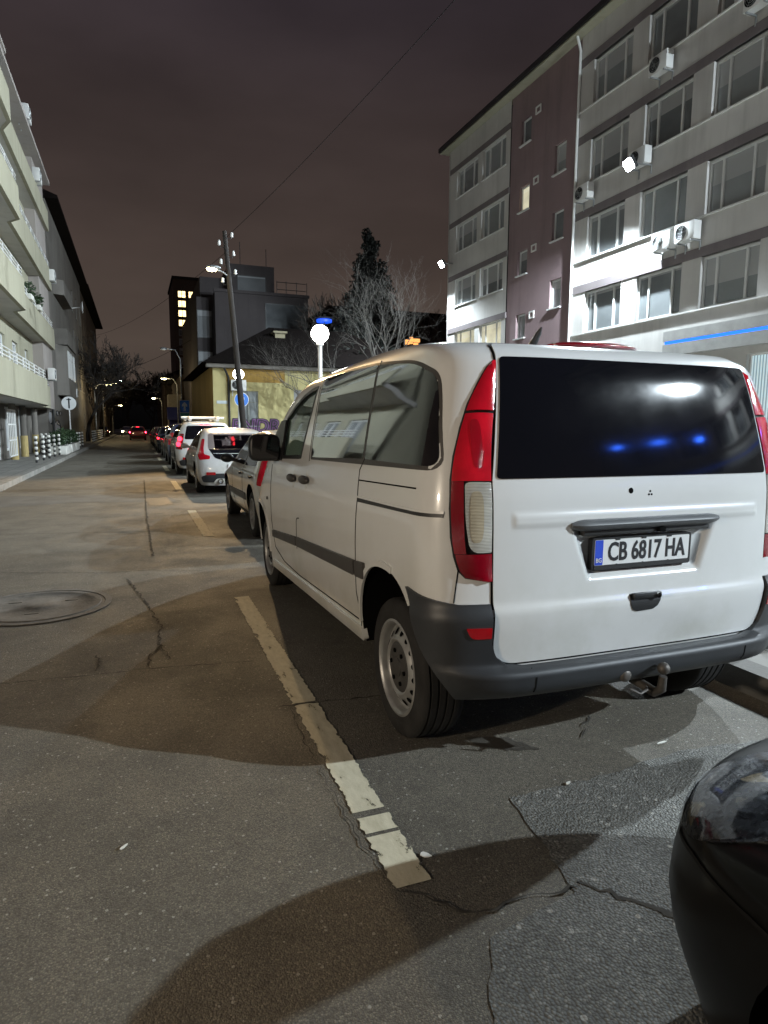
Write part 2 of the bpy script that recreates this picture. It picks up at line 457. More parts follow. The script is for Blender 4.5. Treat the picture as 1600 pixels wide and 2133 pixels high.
def wheel(parent, x, y, z, r, wdt, sg, kind='steel', rr=None, spin=0):
    "sg: which way the wheel faces (-1 = left)"
    w = empty('wheel', (x, y, z), 0, parent); rr = rr or r*.66; h = wdt/2
    t = MB()
    prof = [(rr*.96, -h*.80), (rr*1.02, -h*.95), (rr*1.15, -h*1.03), (r*.90, -h*1.0), (r*.965, -h*.90), (r*.992, -h*.72)]
    for k in range(4):
        a = -h*.62+k*h*.36
        prof += [(r, a-.001), (r, a+h*.15), (r*.975, a+h*.17), (r*.975, a+h*.24), (r, a+h*.26)]
    prof += [(r*.992, h*.80), (r*.965, h*.92), (r*.90, h*1.0), (rr*1.15, h*1.03), (rr*1.02, h*.95), (rr*.96, h*.80)]
    t.lathe([(a, b*sg) for a, b in prof], (0, 0, 0), 'x', 56, 0, True); t.build('tyre', M['rubber'], w, 40)
    m = MB(); o = sg*h
    if kind == 'steel':
        m.lathe([(rr*1.0, o*.80), (rr*1.04, o*.97), (rr*.99, o*1.0), (rr*.945, o*.93), (rr*.93, o*.80), (rr*.925, o*.55), (rr*.88, o*.52), (rr*.83, o*.60), (rr*.70, o*.78), (rr*.64, o*.87), (rr*.60, o*.90), (rr*.56, o*.87), (rr*.53, o*.78)], (0, 0, 0), 'x', 56, 0)
        m.lathe([(rr*.545, o*.80), (rr*.52, o*.84), (rr*.42, o*.86), (rr*.20, o*.88), (rr*.19, o*.93), (0.001, o*.935)], (0, 0, 0), 'x', 40, 2)
        for k in range(6):
            q = 2*math.pi*k/6+spin; m.lathe([(rr*.05, o*.85), (rr*.05, o*.93), (.001, o*.94)], (0, rr*.36*math.cos(q), rr*.36*math.sin(q)), 'x', 8, 1)
        for k in range(16):
            q = 2*math.pi*k/16+spin; c, s_ = math.cos(q), math.sin(q); a, b = Vector((0, c, s_)), Vector((0, -s_, c))
            nx = Vector((sg*1.0, 0, 0))*.83+a*.55; nx.normalize(); rad = nx.cross(b).normalized()
            ctr = a*rr*.755+Vector((o*.704, 0, 0))+nx*.003
            ring = [ctr+b*(rr*.070*math.cos(t_))+rad*(rr*.088*math.sin(t_)) for t_ in [2*math.pi*i/14 for i in range(14)]]
            m.add([p[:] for p in ring], [list(range(14))], 1)
        m.build('rim', [M['rim'], M['hole'], M['hub']], w, 40)
    else:
        m.lathe([(rr*1.0, o*.80), (rr*1.04, o*.97), (rr*.98, o*1.0), (rr*.92, o*.90), (rr*.88, o*.30)], (0, 0, 0), 'x', 48, 0)
        m.lathe([(rr*.90, o*.28), (.001, o*.28)], (0, 0, 0), 'x', 32, 1)
        m.lathe([(rr*.20, o*.3), (rr*.20, o*.80), (.001, o*.84)], (0, 0, 0), 'x', 20, 0)
        ns = 10 if kind == 'multi' else 5
        for k in range(ns):
            q = 2*math.pi*k/ns+spin; a, b = Vector((0, math.cos(q), math.sin(q))), Vector((0, -math.sin(q), math.cos(q))); wd = rr*(.055 if ns == 10 else .11)
            q0, q1 = a*rr*.15, a*rr*.93; X = Vector((o, 0, 0))
            m.prism([(q0-b*wd*.8+X*.45)[:], (q0+b*wd*.8+X*.45)[:], (q1+b*wd*1.3+X*.5)[:], (q1-b*wd*1.3+X*.5)[:]], (X*.32)[:], 0)
        m.build('rim', [M['rim'], M['hole']], w, 40)
    return w
def text_mesh(mb, s, size, fmap, sx=1., mat=0, align='CENTER', thick=.001, bold=0.):
    "lettering turned into mesh; fmap maps (u, v, w) to a point"
    cu = bpy.data.curves.new('lettering', 'FONT'); cu.body = s; cu.size = size; cu.align_x = align; cu.align_y = 'CENTER'
    cu.extrude = thick; cu.resolution_u = 3; cu.offset = bold
    o = bpy.data.objects.new('lettering', cu); COL.objects.link(o)
    dg = bpy.context.evaluated_depsgraph_get(); me = bpy.data.meshes.new_from_object(o.evaluated_get(dg))
    mb.add([fmap(v.co.x*sx, v.co.y, v.co.z) for v in me.vertices], [list(p.vertices) for p in me.polygons], mat)
    bpy.data.objects.remove(o); bpy.data.curves.remove(cu); bpy.data.meshes.remove(me)
# ------------------------------------------------------------------ ground
def asphalt(name='asphalt', sc=190, b0=(.132, .119, .094), b1=(.180, .163, .132), bump=.5, dist=.006, coarse=0):
    t = NT(name); co = t.coord(1, 'Object')
    wob = t.n('ShaderNodeVectorMath', operation='ADD'); t.l(co, wob.inputs[0])
    big = t.noise(co, .25, 5, .6); mid = t.noise(co, 1.6, 6, .65, .4); fine = t.noise(co, 60, 4, .7); clump = t.noise(co, 9, 5, .7)
    vor = t.n('ShaderNodeTexVoronoi'); vor.inputs['Scale'].default_value = sc; vor.inputs['Randomness'].default_value = 1; t.l(co, vor.inputs['Vector'])
    sepc = t.n('ShaderNodeSeparateColor'); t.l(vor.outputs['Color'], sepc.inputs[0])
    vor2 = t.n('ShaderNodeTexVoronoi'); vor2.inputs['Scale'].default_value = sc*.42; t.l(co, vor2.inputs['Vector'])
    sep2 = t.n('ShaderNodeSeparateColor'); t.l(vor2.outputs['Color'], sep2.inputs[0])
    c = t.ramp(big, [(.3, b0), (.7, b1)])
    c = t.mix(t.rng(mid, .45, .72, 0, .6), c, tuple(x*.55 for x in b0))
    c = t.mix(1, c, t.ramp(sepc.outputs[0], [(0, .68), (.55, .97), (.85, 1.16), (1, 1.6)]), 'MULTIPLY')
    c = t.mix(t.rng(vor.outputs['Distance'], .4, .8, 0, .6), c, (.055, .052, .047))
    c = t.mix(t.rng(clump, .55, .75, 0, .55), c, (.055, .051, .045))
    st = t.math('MULTIPLY', t.math('GREATER_THAN', sep2.outputs[1], .972), t.math('LESS_THAN', vor2.outputs['Distance'], .42))
    c = t.mix(t.math('MULTIPLY', st, .6), c, (.40, .39, .35))
    t.set(color=c, rough=t.rng(mid, .3, .7, .6, .82), spec=.32)
    h = t.math('SUBTRACT', t.math('MULTIPLY', fine, .7), t.math('MULTIPLY', vor.outputs['Distance'], 1.+coarse))
    t.bump(h, bump, dist); return t.m
def asphalt_coarse(): return asphalt('coarse_asphalt', 105, (.135, .134, .122), (.19, .187, .17), .6, .008, .25)
def line_paint():
    t = NT('worn_yellow_line'); co = t.coord(1); tr = t.n('ShaderNodeBsdfTransparent'); mx = t.n('ShaderNodeMixShader')
    a = t.noise(t.coord((1, .35, 1)), 26, 5, .7); b = t.noise(co, 3.2, 4, .6); sp_ = t.noise(co, 120, 2)
    u = t.n('ShaderNodeUVMap'); su = t.n('ShaderNodeSeparateXYZ'); t.l(u.outputs[0], su.inputs[0])
    ed = t.math('MULTIPLY', t.math('ABSOLUTE', t.math('SUBTRACT', su.outputs[0], .5)), 2.)
    k = t.math('ADD', t.math('MULTIPLY', t.math('POWER', ed, 8), .12), t.math('ADD', t.math('MULTIPLY', a, .75), t.math('MULTIPLY', b, .35)))
    f = t.rng(k, .655, .70, 0, 1)
    t.set(color=t.mix(t.rng(a, .35, .65, 0, 1), (.60, .555, .42), (.47, .43, .31)), rough=.75, spec=.25)
    t.bump(t.math('ADD', a, t.math('MULTIPLY', sp_, .5)), .35, .006)
    t.l(f, mx.inputs[0]); t.l(t.b.outputs[0], mx.inputs[1]); t.l(tr.outputs[0], mx.inputs[2]); t.l(mx.outputs[0], t.o.inputs[0]); return t.m
def paving():
    t = NT('pavement_slabs'); co = t.coord(1)
    br = t.n('ShaderNodeTexBrick', offset=.0); br.inputs['Scale'].default_value = 1; br.inputs['Brick Width'].default_value = .4; br.inputs['Row Height'].default_value = .4; br.inputs['Mortar Size'].default_value = .008
    br.inputs['Color1'].default_value = (.20, .195, .18, 1); br.inputs['Color2'].default_value = (.25, .24, .22, 1); br.inputs['Mortar'].default_value = (.06, .058, .05, 1); t.l(co, br.inputs['Vector'])
    t.set(color=t.mix(t.rng(t.noise(co, 1.2, 5, .6), .4, .7, 0, .5), br.outputs[0], (.11, .105, .09)), rough=.85, spec=.25)
    t.bump(t.noise(co, 90, 3), .3, .006); return t.m
def kerbstone():
    t = NT('painted_kerb'); co = t.coord(1); s = t.n('ShaderNodeSeparateXYZ'); t.l(co, s.inputs[0])
    k = t.math('GREATER_THAN', t.math('FRACT', t.math('MULTIPLY', s.outputs[1], 1/1.1)), .5)
    w_ = t.math('MULTIPLY', k, t.rng(t.noise(co, 9, 5, .65), .35, .6, 1, .25))
    t.set(color=t.mix(w_, (.13, .125, .115), (.52, .51, .48)), rough=.85, spec=.25); t.bump(t.noise(co, 40, 4), .4, .008); return t.m
M['asphalt'] = asphalt(); M['asphalt2'] = asphalt_coarse(); M['line'] = line_paint(); M['paving'] = paving(); M['kerb'] = kerbstone()
M['kerb_plain'] = plain('grey_kerb', (.22, .21, .19), .85, var=.3, scale=4, bump=.3, bscale=40)
M['crack'] = plain('crack_tar', (.055, .05, .043), .85, spec=.15, var=.4, scale=20)
M['patch'] = plain('asphalt_patch', (.10, .096, .085), .8, var=.3, scale=3, bump=.5, bscale=120)
M['iron'] = plain('cast_iron', (.11, .103, .092), .75, .1, var=.3, scale=14, bump=.5, bscale=60)
M['oil'] = plain('old_oil_stain', (.055, .049, .040), .6, var=.3, scale=5, bump=.4, bscale=90)
def sheet(name, pts, z, mat, kind='structure'):
    mb = MB(); mb.add([(x, y, z) for x, y in pts], [list(range(len(pts)))]); o = mb.build(name, mat); tag(o, kind=kind); return o
def slab(name, pts, z0, z1, mat):
    mb = MB(); mb.prism([(x, y, z0) for x, y in pts], (0, 0, z1-z0)); o = mb.build(name, mat); tag(o, kind='structure'); return o
def rough_poly(pts, amp, step=.05):
    o = []
    for a, b in zip(pts, pts[1:]+pts[:1]):
        n = max(1, int(math.dist(a, b)/step))
        for i in range(n):
            u = i/n; o.append((a[0]+(b[0]-a[0])*u+random.uniform(-amp, amp), a[1]+(b[1]-a[1])*u+random.uniform(-amp, amp)))
    return o
sheet('ground', [(-400, -200), (400, -200), (400, 900), (-400, 900)], -.03, plain('dark_earth', (.04, .037, .033), .95))
sheet('road', [(-2.9, -60), (3.2, -60), (3.2, 400), (-2.9, 400)], 0, M['asphalt'])
slab('right_kerb', [(3.18, -60), (3.34, -60), (3.34, 200), (3.18, 200)], -.03, .135, M['kerb'])
slab('right_pavement', [(3.34, -60), (17.0, -60), (17.0, 200), (3.34, 200)], -.03, .131, M['paving'])
slab('left_kerb', [(-3.05, -60), (-2.9, -60), (-2.9, 200), (-3.05, 200)], -.03, .145, M['kerb_plain'])
slab('left_pavement', [(-9, -60), (-3.05, -60), (-3.05, 200), (-9, 200)], -.03, .14, M['paving'])
sheet('coarse_road_patch', rough_poly([(1.36, 2.11), (1.75, 2.10), (2.3, 2.16), (3.17, 2.05), (3.17, -.6), (.60, -.6), (.76, 1.2), (.92, 1.50), (1.27, 1.57), (1.29, 1.72)], .012), .004, M['asphalt2'])
sheet('road_patch', rough_poly([(-2.7, 15.5), (.6, 15.0), (.7, 13.4), (-1.2, 13.8), (-2.8, 13.2)], .04, .2), .003, M['patch'])
sheet('road_repair', rough_poly([(.1, 14.2), (.55, 14.3), (.62, 12.9), (.2, 12.8)], .02, .1), .005, M['oil'])
sheet('road_stain', rough_poly([(1.42, 2.62), (1.62, 2.55), (1.70, 2.40), (1.55, 2.44), (1.46, 2.52)], .012, .03), .003, M['oil'])
def dash(x0, x1, y0, y1, lean=0, gapy=()):
    n = int((y1-y0)/.02); me = bpy.data.meshes.new('yellow_line'); vs = []; fs = []
    for i in range(n+1):
        y = y0+(y1-y0)*i/n; k = 1 if i not in (0, n) else 0
        a = x0+lean*(y-y0)+random.uniform(-.006, .006)*k; b = x1+lean*(y-y0)+random.uniform(-.004, .008)*k
        vs += [(a, y, .005), (b, y, .005)]
    for i in range(n):
        y = y0+(y1-y0)*(i+.5)/n
        if any(g0 < y < g1 for g0, g1 in gapy): continue
        fs.append((2*i, 2*i+1, 2*i+3, 2*i+2))
    me.from_pydata(vs, [], fs); uv = me.uv_layers.new()
    for p in me.polygons:
        for li in p.loop_indices:
            v = me.loops[li].vertex_index; uv.data[li].uv = (v % 2, (v//2)/n)
    me.materials.append(M['line']); o = bpy.data.objects.new('yellow_line', me); COL.objects.link(o); tag(o, kind='structure')
dash(.725, .855, 1.775, 5.62, .005, ((2.05, 2.075), (2.17, 2.215), (3.252, 3.268)))
for y0, y1, x in ((8.98, 11.9, .80), (16.0, 18.6, .83), (22.9, 25.9, .88), (29.9, 32.9, .9), (37, 40, .93), (44, 47, .95)): dash(x, x+.14, y0, y1)
def crack(pts, wd=.012, amp=.014, z=.0065):
    P = []
    for a, b in zip(pts[:-1], pts[1:]):
        n = max(2, int(math.dist(a, b)/.035))
        for i in range(n): u = i/n; P.append(Vector((a[0]+(b[0]-a[0])*u+random.uniform(-amp, amp)*(i > 0), a[1]+(b[1]-a[1])*u+random.uniform(-amp, amp)*(i > 0))))
    P.append(Vector(pts[-1])); n = len(P); vs = []; fs = []
    for i in range(n):
        t = (P[min(i+1, n-1)]-P[max(i-1, 0)]).normalized(); q = Vector((-t.y, t.x))*wd*.34*random.uniform(.2, 1.7)*(.3 if i in (0, n-1) else 1)
        vs += [(P[i].x+q.x, P[i].y+q.y, z), (P[i].x-q.x, P[i].y-q.y, z)]
    for i in range(n-1): fs.append((2*i, 2*i+1, 2*i+3, 2*i+2))
    mb = MB(); mb.add(vs, fs); o = mb.build('road_crack', M['crack']); tag(o, kind='structure')
for l, wd in (([(-.14, 6.68), (.02, 5.7), (.12, 4.94), (.09, 4.57), (.15, 4.22)], .018), ([(.11, 4.54), (.02, 4.31), (.02, 4.09)], .016),
              ([(-1.5, 4.15), (-.79, 4.13), (-.47, 4.1), (-.23, 4.09), (.01, 4.09), (.35, 4.04), (.66, 3.99)], .012), ([(.65, 3.26), (.81, 3.26), (.99, 3.24), (1.25, 3.2)], .014),
              ([(.74, 1.76), (.8, 1.72), (.85, 1.66), (.88, 1.61), (.95, 1.59), (1.11, 1.6), (1.29, 1.57)], .012), ([(.715, 3.27), (.70, 3.03), (.695, 2.78), (.695, 2.53), (.70, 2.35), (.70, 2.06), (.72, 1.84)], .006),
              ([(-.3, 4.45), (-.28, 4.27), (-.29, 4.15)], .014), ([(.16, 19.1), (.11, 11.1), (.13, 7.75)], .03), ([(2.15, 2.62), (1.95, 2.41)], .014), ([(-1.4, 7.4), (-.3, 7.0), (.1, 7.0), (.6, 6.8)], .014), ([(-2.8, 10.2), (-.6, 9.8), (.4, 9.6)], .02), ([(.8, 1.1), (.88, .8), (1.0, .5)], .02), ([(1.3, 1.6), (1.5, 1.35), (1.62, .8)], .03)): crack(l, wd)
# manhole cover
mb = MB(); c = (-.80, 5.88); mb.lathe([(.55, .004), (.55, .010), (.50, .011), (.495, .006), (.47, .006), (.465, .012), (.40, .013), (.395, .009), (.12, .009), (.115, .013), (.001, .013)], (c[0], c[1], 0), 'z', 56)
for q, r in ((.4, .25), (2.5, .25), (4.6, .25)): mb.box(c[0]+r*math.cos(q)-.05, c[0]+r*math.cos(q)+.05, c[1]+r*math.sin(q)-.012, c[1]+r*math.sin(q)+.012, .008, .0125)
tag(mb.build('manhole_cover', M['iron'], None, 40), 'round iron manhole cover set in the roadway', 'manhole cover')
# small litter
M['paper'] = plain('white_paper', (.62, .61, .56), .8)
def scrap(x, y, l, wd, rz, label, name='paper_scrap', cat='litter', z=.008):
    mb = MB(); n = 7
    ol = [(l/2*math.cos(2*math.pi*i/n)*random.uniform(.7, 1.1), wd/2*math.sin(2*math.pi*i/n)*random.uniform(.7, 1.1)) for i in range(n)]
    c, s = math.cos(rz), math.sin(rz); mb.prism([(x+a*c-b*s, y+a*s+b*c, z) for a, b in ol], (0, 0, .003)); tag(mb.build(name, M['paper']), label, cat)
scrap(2.28, 2.24, .07, .012, .1, 'white cigarette butt lying behind the van near the kerb', 'cigarette_butt')
scrap(1.64, 2.10, .035, .014, .4, 'small pale chip on the asphalt behind the van bumper')
scrap(.885, 1.89, .05, .03, 2.2, 'white flake lying beside the near end of the yellow line')
scrap(-.1, 2.3, .04, .012, .8, 'pale sliver of litter in the middle of the roadway')
# ------------------------------------------------------------------ buildings
M['render_grey'] = stucco('grey_render', (.58, .565, .54), .22)
M['render_pink'] = stucco('pinkish_render', (.28, .205, .212), .2)
M['render_cream'] = stucco('cream_render', (.37, .352, .265), .15)
M['lintel'] = stucco('dark_band_render', (.20, .175, .178), .2)
M['beige_render'] = stucco('beige_render', (.36, .325, .30), .2)
M['old_grey'] = stucco('old_grey_render', (.20, .185, .165), .4)
M['old_brown'] = stucco('old_brown_render', (.11, .085, .065), .4)
M['yellow_wall'] = stucco('yellow_render', (.54, .475, .235), .3, .3)
M['ochre_wall'] = stucco('ochre_render', (.40, .25, .07), .4)
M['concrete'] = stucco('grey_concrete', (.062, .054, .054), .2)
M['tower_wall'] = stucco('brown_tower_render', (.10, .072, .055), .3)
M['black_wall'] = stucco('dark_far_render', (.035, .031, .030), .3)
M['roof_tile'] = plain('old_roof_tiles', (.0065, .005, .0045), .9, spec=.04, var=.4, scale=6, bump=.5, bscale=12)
M['pvc'] = plain('white_pvc', (.66, .67, .66), .4, var=.04)
M['old_wood'] = plain('old_painted_wood', (.25, .26, .24), .7, var=.2)
def pane_mat(name, a, b, rough=.12, emit=0, ec=(1, 1, 1)):
    t = NT(name); oi = t.n('ShaderNodeObjectInfo'); co = t.coord((.5, .5, .9)); f = t.noise(co, 1.3, 3)
    k = t.math('ADD', t.math('MULTIPLY', oi.outputs['Random'], .7), t.math('MULTIPLY', f, .4))
    r2 = t.math('FRACT', t.math('MULTIPLY', oi.outputs['Random'], 7.31)); ge = t.n('ShaderNodeTexCoord'); sz = t.n('ShaderNodeSeparateXYZ'); t.l(ge.outputs['Generated'], sz.inputs[0])
    bl = t.math('GREATER_THAN', sz.outputs[2], t.math('SUBTRACT', 1.25, t.math('MULTIPLY', r2, .9)))      # roller blinds drawn part of the way
    t.set(color=t.mix(t.math('MULTIPLY', bl, .55), t.ramp(k, [(.2, a), (.85, b)]), tuple(min(.5, x*1.7+.05) for x in b)), rough=rough, spec=.6)
    if emit:
        t.b.inputs['Emission Color'].default_value = tuple(ec)+(1,); t.l(t.rng(f, .3, .7, emit*.5, emit*1.3), t.b.inputs['Emission Strength'])
    return t.m
M['pane'] = pane_mat('office_pane', (.11, .12, .125), (.32, .345, .35), .08)
M['pane_dark'] = pane_mat('dark_pane', (.05, .055, .058), (.19, .20, .205), .08)
M['pane_warm'] = pane_mat('lit_warm_pane', (.3, .25, .15), (.4, .32, .2), .3, 3.2, (1, .72, .33))
M['pane_office'] = pane_mat('lit_office_pane', (.3, .3, .25), (.4, .4, .3), .3, .55, (1, .93, .66))
M['led_blue'] = glow('blue_led', (.012, .14, 1.), 2.4)
def wall(mb, O, U, Nn, W, H, ops, depth=.16, mat=0, rmat=None):
    "flat wall with rectangular openings and their reveals"
    O, U, Nn = Vector(O), Vector(U).normalized(), Vector(Nn).normalized(); rmat = mat if rmat is None else rmat
    us = sorted(set([0, W]+[a for o in ops for a in o[:2] if 0 < a < W])); zs = sorted(set([0, H]+[a for o in ops for a in o[2:4] if 0 < a < H]))
    P = lambda u, z, d=0: (O+U*u+Vector((0, 0, z))-Nn*d)[:]
    for u0, u1 in zip(us[:-1], us[1:]):
        for z0, z1 in zip(zs[:-1], zs[1:]):
            cu, cz = (u0+u1)/2, (z0+z1)/2
            if any(o[0] < cu < o[1] and o[2] < cz < o[3] for o in ops): continue
            mb.quad(P(u0, z0), P(u1, z0), P(u1, z1), P(u0, z1), mat)
    for u0, u1, z0, z1 in [o[:4] for o in ops]:
        for a, b in (((u0, z0), (u1, z0)), ((u1, z0), (u1, z1)), ((u1, z1), (u0, z1)), ((u0, z1), (u0, z0))):
            mb.quad(P(*a), P(*b), P(*b, depth), P(*a, depth), rmat)
def window(parent, O, U, Nn, u0, u1, z0, z1, cols=(1,), inset=.12, fw=.06, mat='pvc', pane='pane', rail=None, sill=True, open_=False):
    O, U, Nn = Vector(O), Vector(U).normalized(), Vector(Nn).normalized(); mb = MB()
    def bar(a0, a1, b0, b1, d0, d1):
        mb.prism([(O+U*a+Vector((0, 0, b))-Nn*d1)[:] for a, b in ((a0, b0), (a1, b0), (a1, b1), (a0, b1))], (Nn*(d1-d0))[:])
    d0, d1 = inset-.03, inset+.04
    bar(u0, u0+fw, z0, z1, d0, d1); bar(u1-fw, u1, z0, z1, d0, d1); bar(u0+fw, u1-fw, z0, z0+fw, d0, d1); bar(u0+fw, u1-fw, z1-fw, z1, d0, d1)
    tot = sum(cols); u = u0
    for c in cols[:-1]:
        u += (u1-u0)*c/tot; bar(u-fw*.6, u+fw*.6, z0+fw, z1-fw, d0-.004, d1-.004)
    if rail: bar(u0+fw, u1-fw, z0+(z1-z0)*rail-fw*.4, z0+(z1-z0)*rail+fw*.4, d0-.002, d1-.002)
    if sill: bar(u0-.06, u1+.06, z0-.05, z0-.001, -.05, inset)
    w_ = mb.build('window', M[mat], parent)
    pb = MB(); pb.prism([(O+U*a+Vector((0, 0, b))-Nn*(inset+.02))[:] for a, b in ((u0+fw*.5, z0+fw*.5), (u1-fw*.5, z0+fw*.5), (u1-fw*.5, z1-fw*.5), (u0+fw*.5, z1-fw*.5))], (Nn*-.015)[:])
    pb.build('pane', M[pane], w_); return w_
def part(name, mat, parent, fn, smooth=None):
    mb = MB(); fn(mb); return mb.build(name, mat, parent, smooth)

# --- office block on the right, facade on the plane x = 17
BX = 17.0; O = (BX, 0, 0); U = (0, -1, 0); NN = (-1, 0, 0)    # u = -y
ob = empty('office_block', (BX, 10, .13)); ob.location = (0, 0, 0)
tag(ob, 'five storey grey office block with bands of white windows and a pinkish stair section', 'building')
LV = [6.93, 9.80, 12.67, 15.54]                               # undersides of the dark lintel bands
bays = [22.15-2.88*k for k in range(13)]
Y_END = -16.0; ops = []
for L in LV:
    for b in bays: ops.append((-b, -(b-2.1), L-1.62, L-.0))
shop_ops = [(-14.45, -11.2, .9, 3.72), (-10.6, -7.4, .9, 3.72)]
OU = (BX, 0, 0)
def office_wall(mb):
    wall(mb, (BX, 22.95, .1), U, NN, 22.95-Y_END, 16.65, [(22.95+o[0], 22.95+o[1], o[2]-.1, o[3]-.1) for o in ops+shop_ops], .20)
part('wall', M['render_grey'], ob, office_wall)
farbays = [(33.55, 31.2), (30.75, 28.5)]
fops = [(-a, -b, L-1.55, L-.12) for L in LV for a, b in farbays]
part('wall', M['render_grey'], ob, lambda mb: wall(mb, (BX, 34.4, .1), U, NN, 34.4-28.1, 16.65, [(34.4+o[0], 34.4+o[1], o[2]-.1, o[3]-.1) for o in fops], .20))
stair = []
for k, z in enumerate((14.85, 11.95, 9.12, 6.25, 3.4)): stair.append((27.25, 26.45, z-.55, z+.55))
for k, z in enumerate((12.75, 10.05, 7.25, 4.4)): stair.append((24.6, 23.8, z-.6, z+.6))
part('stair_wall', M['render_pink'], ob, lambda mb: wall(mb, (BX+.05, 28.1, .1), U, NN, 28.1-22.95, 16.65, [(28.1-a, 28.1-b, z0-.1, z1-.1) for a, b, z0, z1 in stair], .22))
part('shell', M['black_wall'], ob, lambda mb: (mb.box(BX+.42, BX+11, Y_END, 34.4, 0, 16.7), mb.box(BX, BX+.42, 34.40, 34.42, .1, 16.75), mb.box(BX, BX+.42, Y_END-.02, Y_END, .1, 16.75)))
part('end_wall', M['render_grey'], ob, lambda mb: mb.box(BX, BX+11, 34.42, 34.5, .1, 16.75))
def roof_(mb):
    mb.box(BX-.45, BX+11.3, Y_END, 34.9, 16.75, 16.9, 0); mb.box(BX-.50, BX-.45, Y_END, 34.95, 16.78, 17.0, 0)
part('roof', M['dark_metal'], ob, roof_)
part('soffit', M['render_cream'], ob, lambda mb: mb.box(BX-.44, BX+.3, Y_END, 34.85, 16.69, 16.746))
for L in LV:
    part('lintel_band', M['lintel'], ob, lambda mb, L=L: mb.box(BX-.025, BX+.10, Y_END, 22.93, L, L+.30))
    part('lintel_band', M['lintel'], ob, lambda mb, L=L: mb.box(BX-.025, BX+.10, 28.12, 34.38, L-.1, L+.17))
    for b in bays:
        if b < 12 and L != LV[1] and L != LV[2]: pane = 'pane_dark'
        else: pane = 'pane'
        window(ob, OU, U, NN, -b, -(b-2.1), L-1.6, L-.02, (.48, 1.0, .48), .16, .07, 'pvc', pane, sill=False)
    part('sill_band', M['white_metal'], ob, lambda mb, L=L: mb.box(BX-.07, BX+.12, Y_END, 22.9, L-1.66, L-1.62))
    for a, b in farbays: window(ob, OU, U, NN, -a, -b, L-1.55, L-.12, (.48, 1.0, .6), .16, .07, 'pvc', 'pane_office' if L == LV[0] else 'pane')
for i, (a, b, z0, z1) in enumerate(stair):
    window(ob, OU, U, NN, -a, -b, z0, z1, (1,), .2, .06, 'pvc', 'pane_office' if i == 1 else 'pane')
for z in (15.35, 12.42, 9.54, 6.63): part('vent', M['white_metal'], ob, lambda mb, z=z: (mb.box(BX+.01, BX+.05, 25.72, 26.12, z-.16, z-.10), mb.box(BX+.01, BX+.05, 25.72, 26.12, z+.10, z+.16), mb.box(BX+.01, BX+.05, 25.72, 25.78, z-.10, z+.10), mb.box(BX+.01, BX+.05, 26.06, 26.12, z-.10, z+.10)))
part('drainpipe', M['white_metal'], ob, lambda mb: mb.tube([(BX-.07, 22.95, .2), (BX-.07, 22.95, 16.2), (BX-.25, 22.95, 16.7)], .055, 10), 50)
part('fascia', plain('pale_fascia', (.33, .33, .32), .6), ob, lambda mb: (mb.box(BX-.20, BX-.001, Y_END, 17.6, 3.95, 4.32), mb.box(BX-.20, BX-.001, Y_END, 17.6, 4.42, 4.75)))
part('led_strip', M['led_blue'], ob, lambda mb: mb.box(BX-.16, BX-.002, Y_END, 17.55, 4.322, 4.418))
def blinds():
    t = NT('lit_blinds'); co = t.coord(1); wv = t.n('ShaderNodeTexWave', bands_direction='Y'); wv.inputs['Scale'].default_value = 3.2; wv.inputs['Distortion'].default_value = 0; t.l(co, wv.inputs['Vector'])
    c = t.mix(wv.outputs[0], (.18, .26, .30), (.55, .68, .72)); t.set(color=c, rough=.6)
    t.l(c, t.b.inputs['Emission Color']); t.b.inputs['Emission Strength'].default_value = .75; return t.m
M['blinds'] = blinds()
for a, b in ((14.45, 11.2), (10.6, 7.4)):
    w_ = window(ob, OU, U, NN, -a, -b, .9, 3.72, (1, 1, 1), .16, .05, 'white_metal', 'blinds', sill=False)
for L, b in ((6.93, 1.5), (9.8, -4), (6.93, -7)): pass
bx = [(20.31, 10.71)]
# air conditioners hung on the office wall
def ac_unit(x, y, z, face, label, group='air conditioners on the facades', w_=.80, h=.56, d=.30, legs=True):
    "face: outward normal ('-x','+x','-y')"
    a = empty('air_conditioner', (x, y, z), {'-x': math.pi/2*3, '+x': math.pi/2, '-y': 0}[face]); tag(a, label, 'air conditioner', group)
    mb = MB(); mb.bbox(-w_/2, w_/2, -d-.12, -.12, 0, h, .015); mb.build('casing', M['white_metal'], a, 40)
    mb = MB(); mb.lathe([(.225, -d-.121), (.225, -d-.128), (.001, -d-.128)], (-w_*.16, 0, h/2), 'y', 24, 0); mb.build('fan_opening', M['hole'], a)
    mb = MB()
    for r in (.06, .12, .18, .225): mb.tube([(-w_*.16+r*math.cos(q), -d-.136, h/2+r*math.sin(q)) for q in [2*math.pi*i/20 for i in range(21)]], .005, 4)
    for k in range(6): q = math.pi*k/3; mb.tube([(-w_*.16, -d-.136, h/2), (-w_*.16+.225*math.cos(q), -d-.136, h/2+.225*math.sin(q))], .005, 4)
    mb.build('fan_grille', M['steel'], a)
    for s in (-1, 1):
        mb = MB(); mb.box(s*w_*.36-.02, s*w_*.36+.02, -d-.12, 0, -.04, 0); mb.box(s*w_*.36-.02, s*w_*.36+.02, -.04, 0, -.30, -.04); mb.build('bracket', M['steel'], a)
    return a
for (y, z, lb) in ((22.1, 10.35, 'white air conditioner beside the drainpipe, level with the lit floodlight'), (18.35, 13.2, 'white air conditioner under the second window of the top storey'),
                   (17.75, 7.42, 'white air conditioner with round fan, further of the pair below the brightly lit windows'), (16.75, 7.46, 'white air conditioner, nearer of the pair below the brightly lit windows'),
                   (14.7, 13.2, 'white air conditioner at the upper edge beside the nearest top storey window'), (19.1, 10.55, 'pale air conditioner just behind the dazzling floodlight')):
    ac_unit(BX, y, z, '-x', lb)

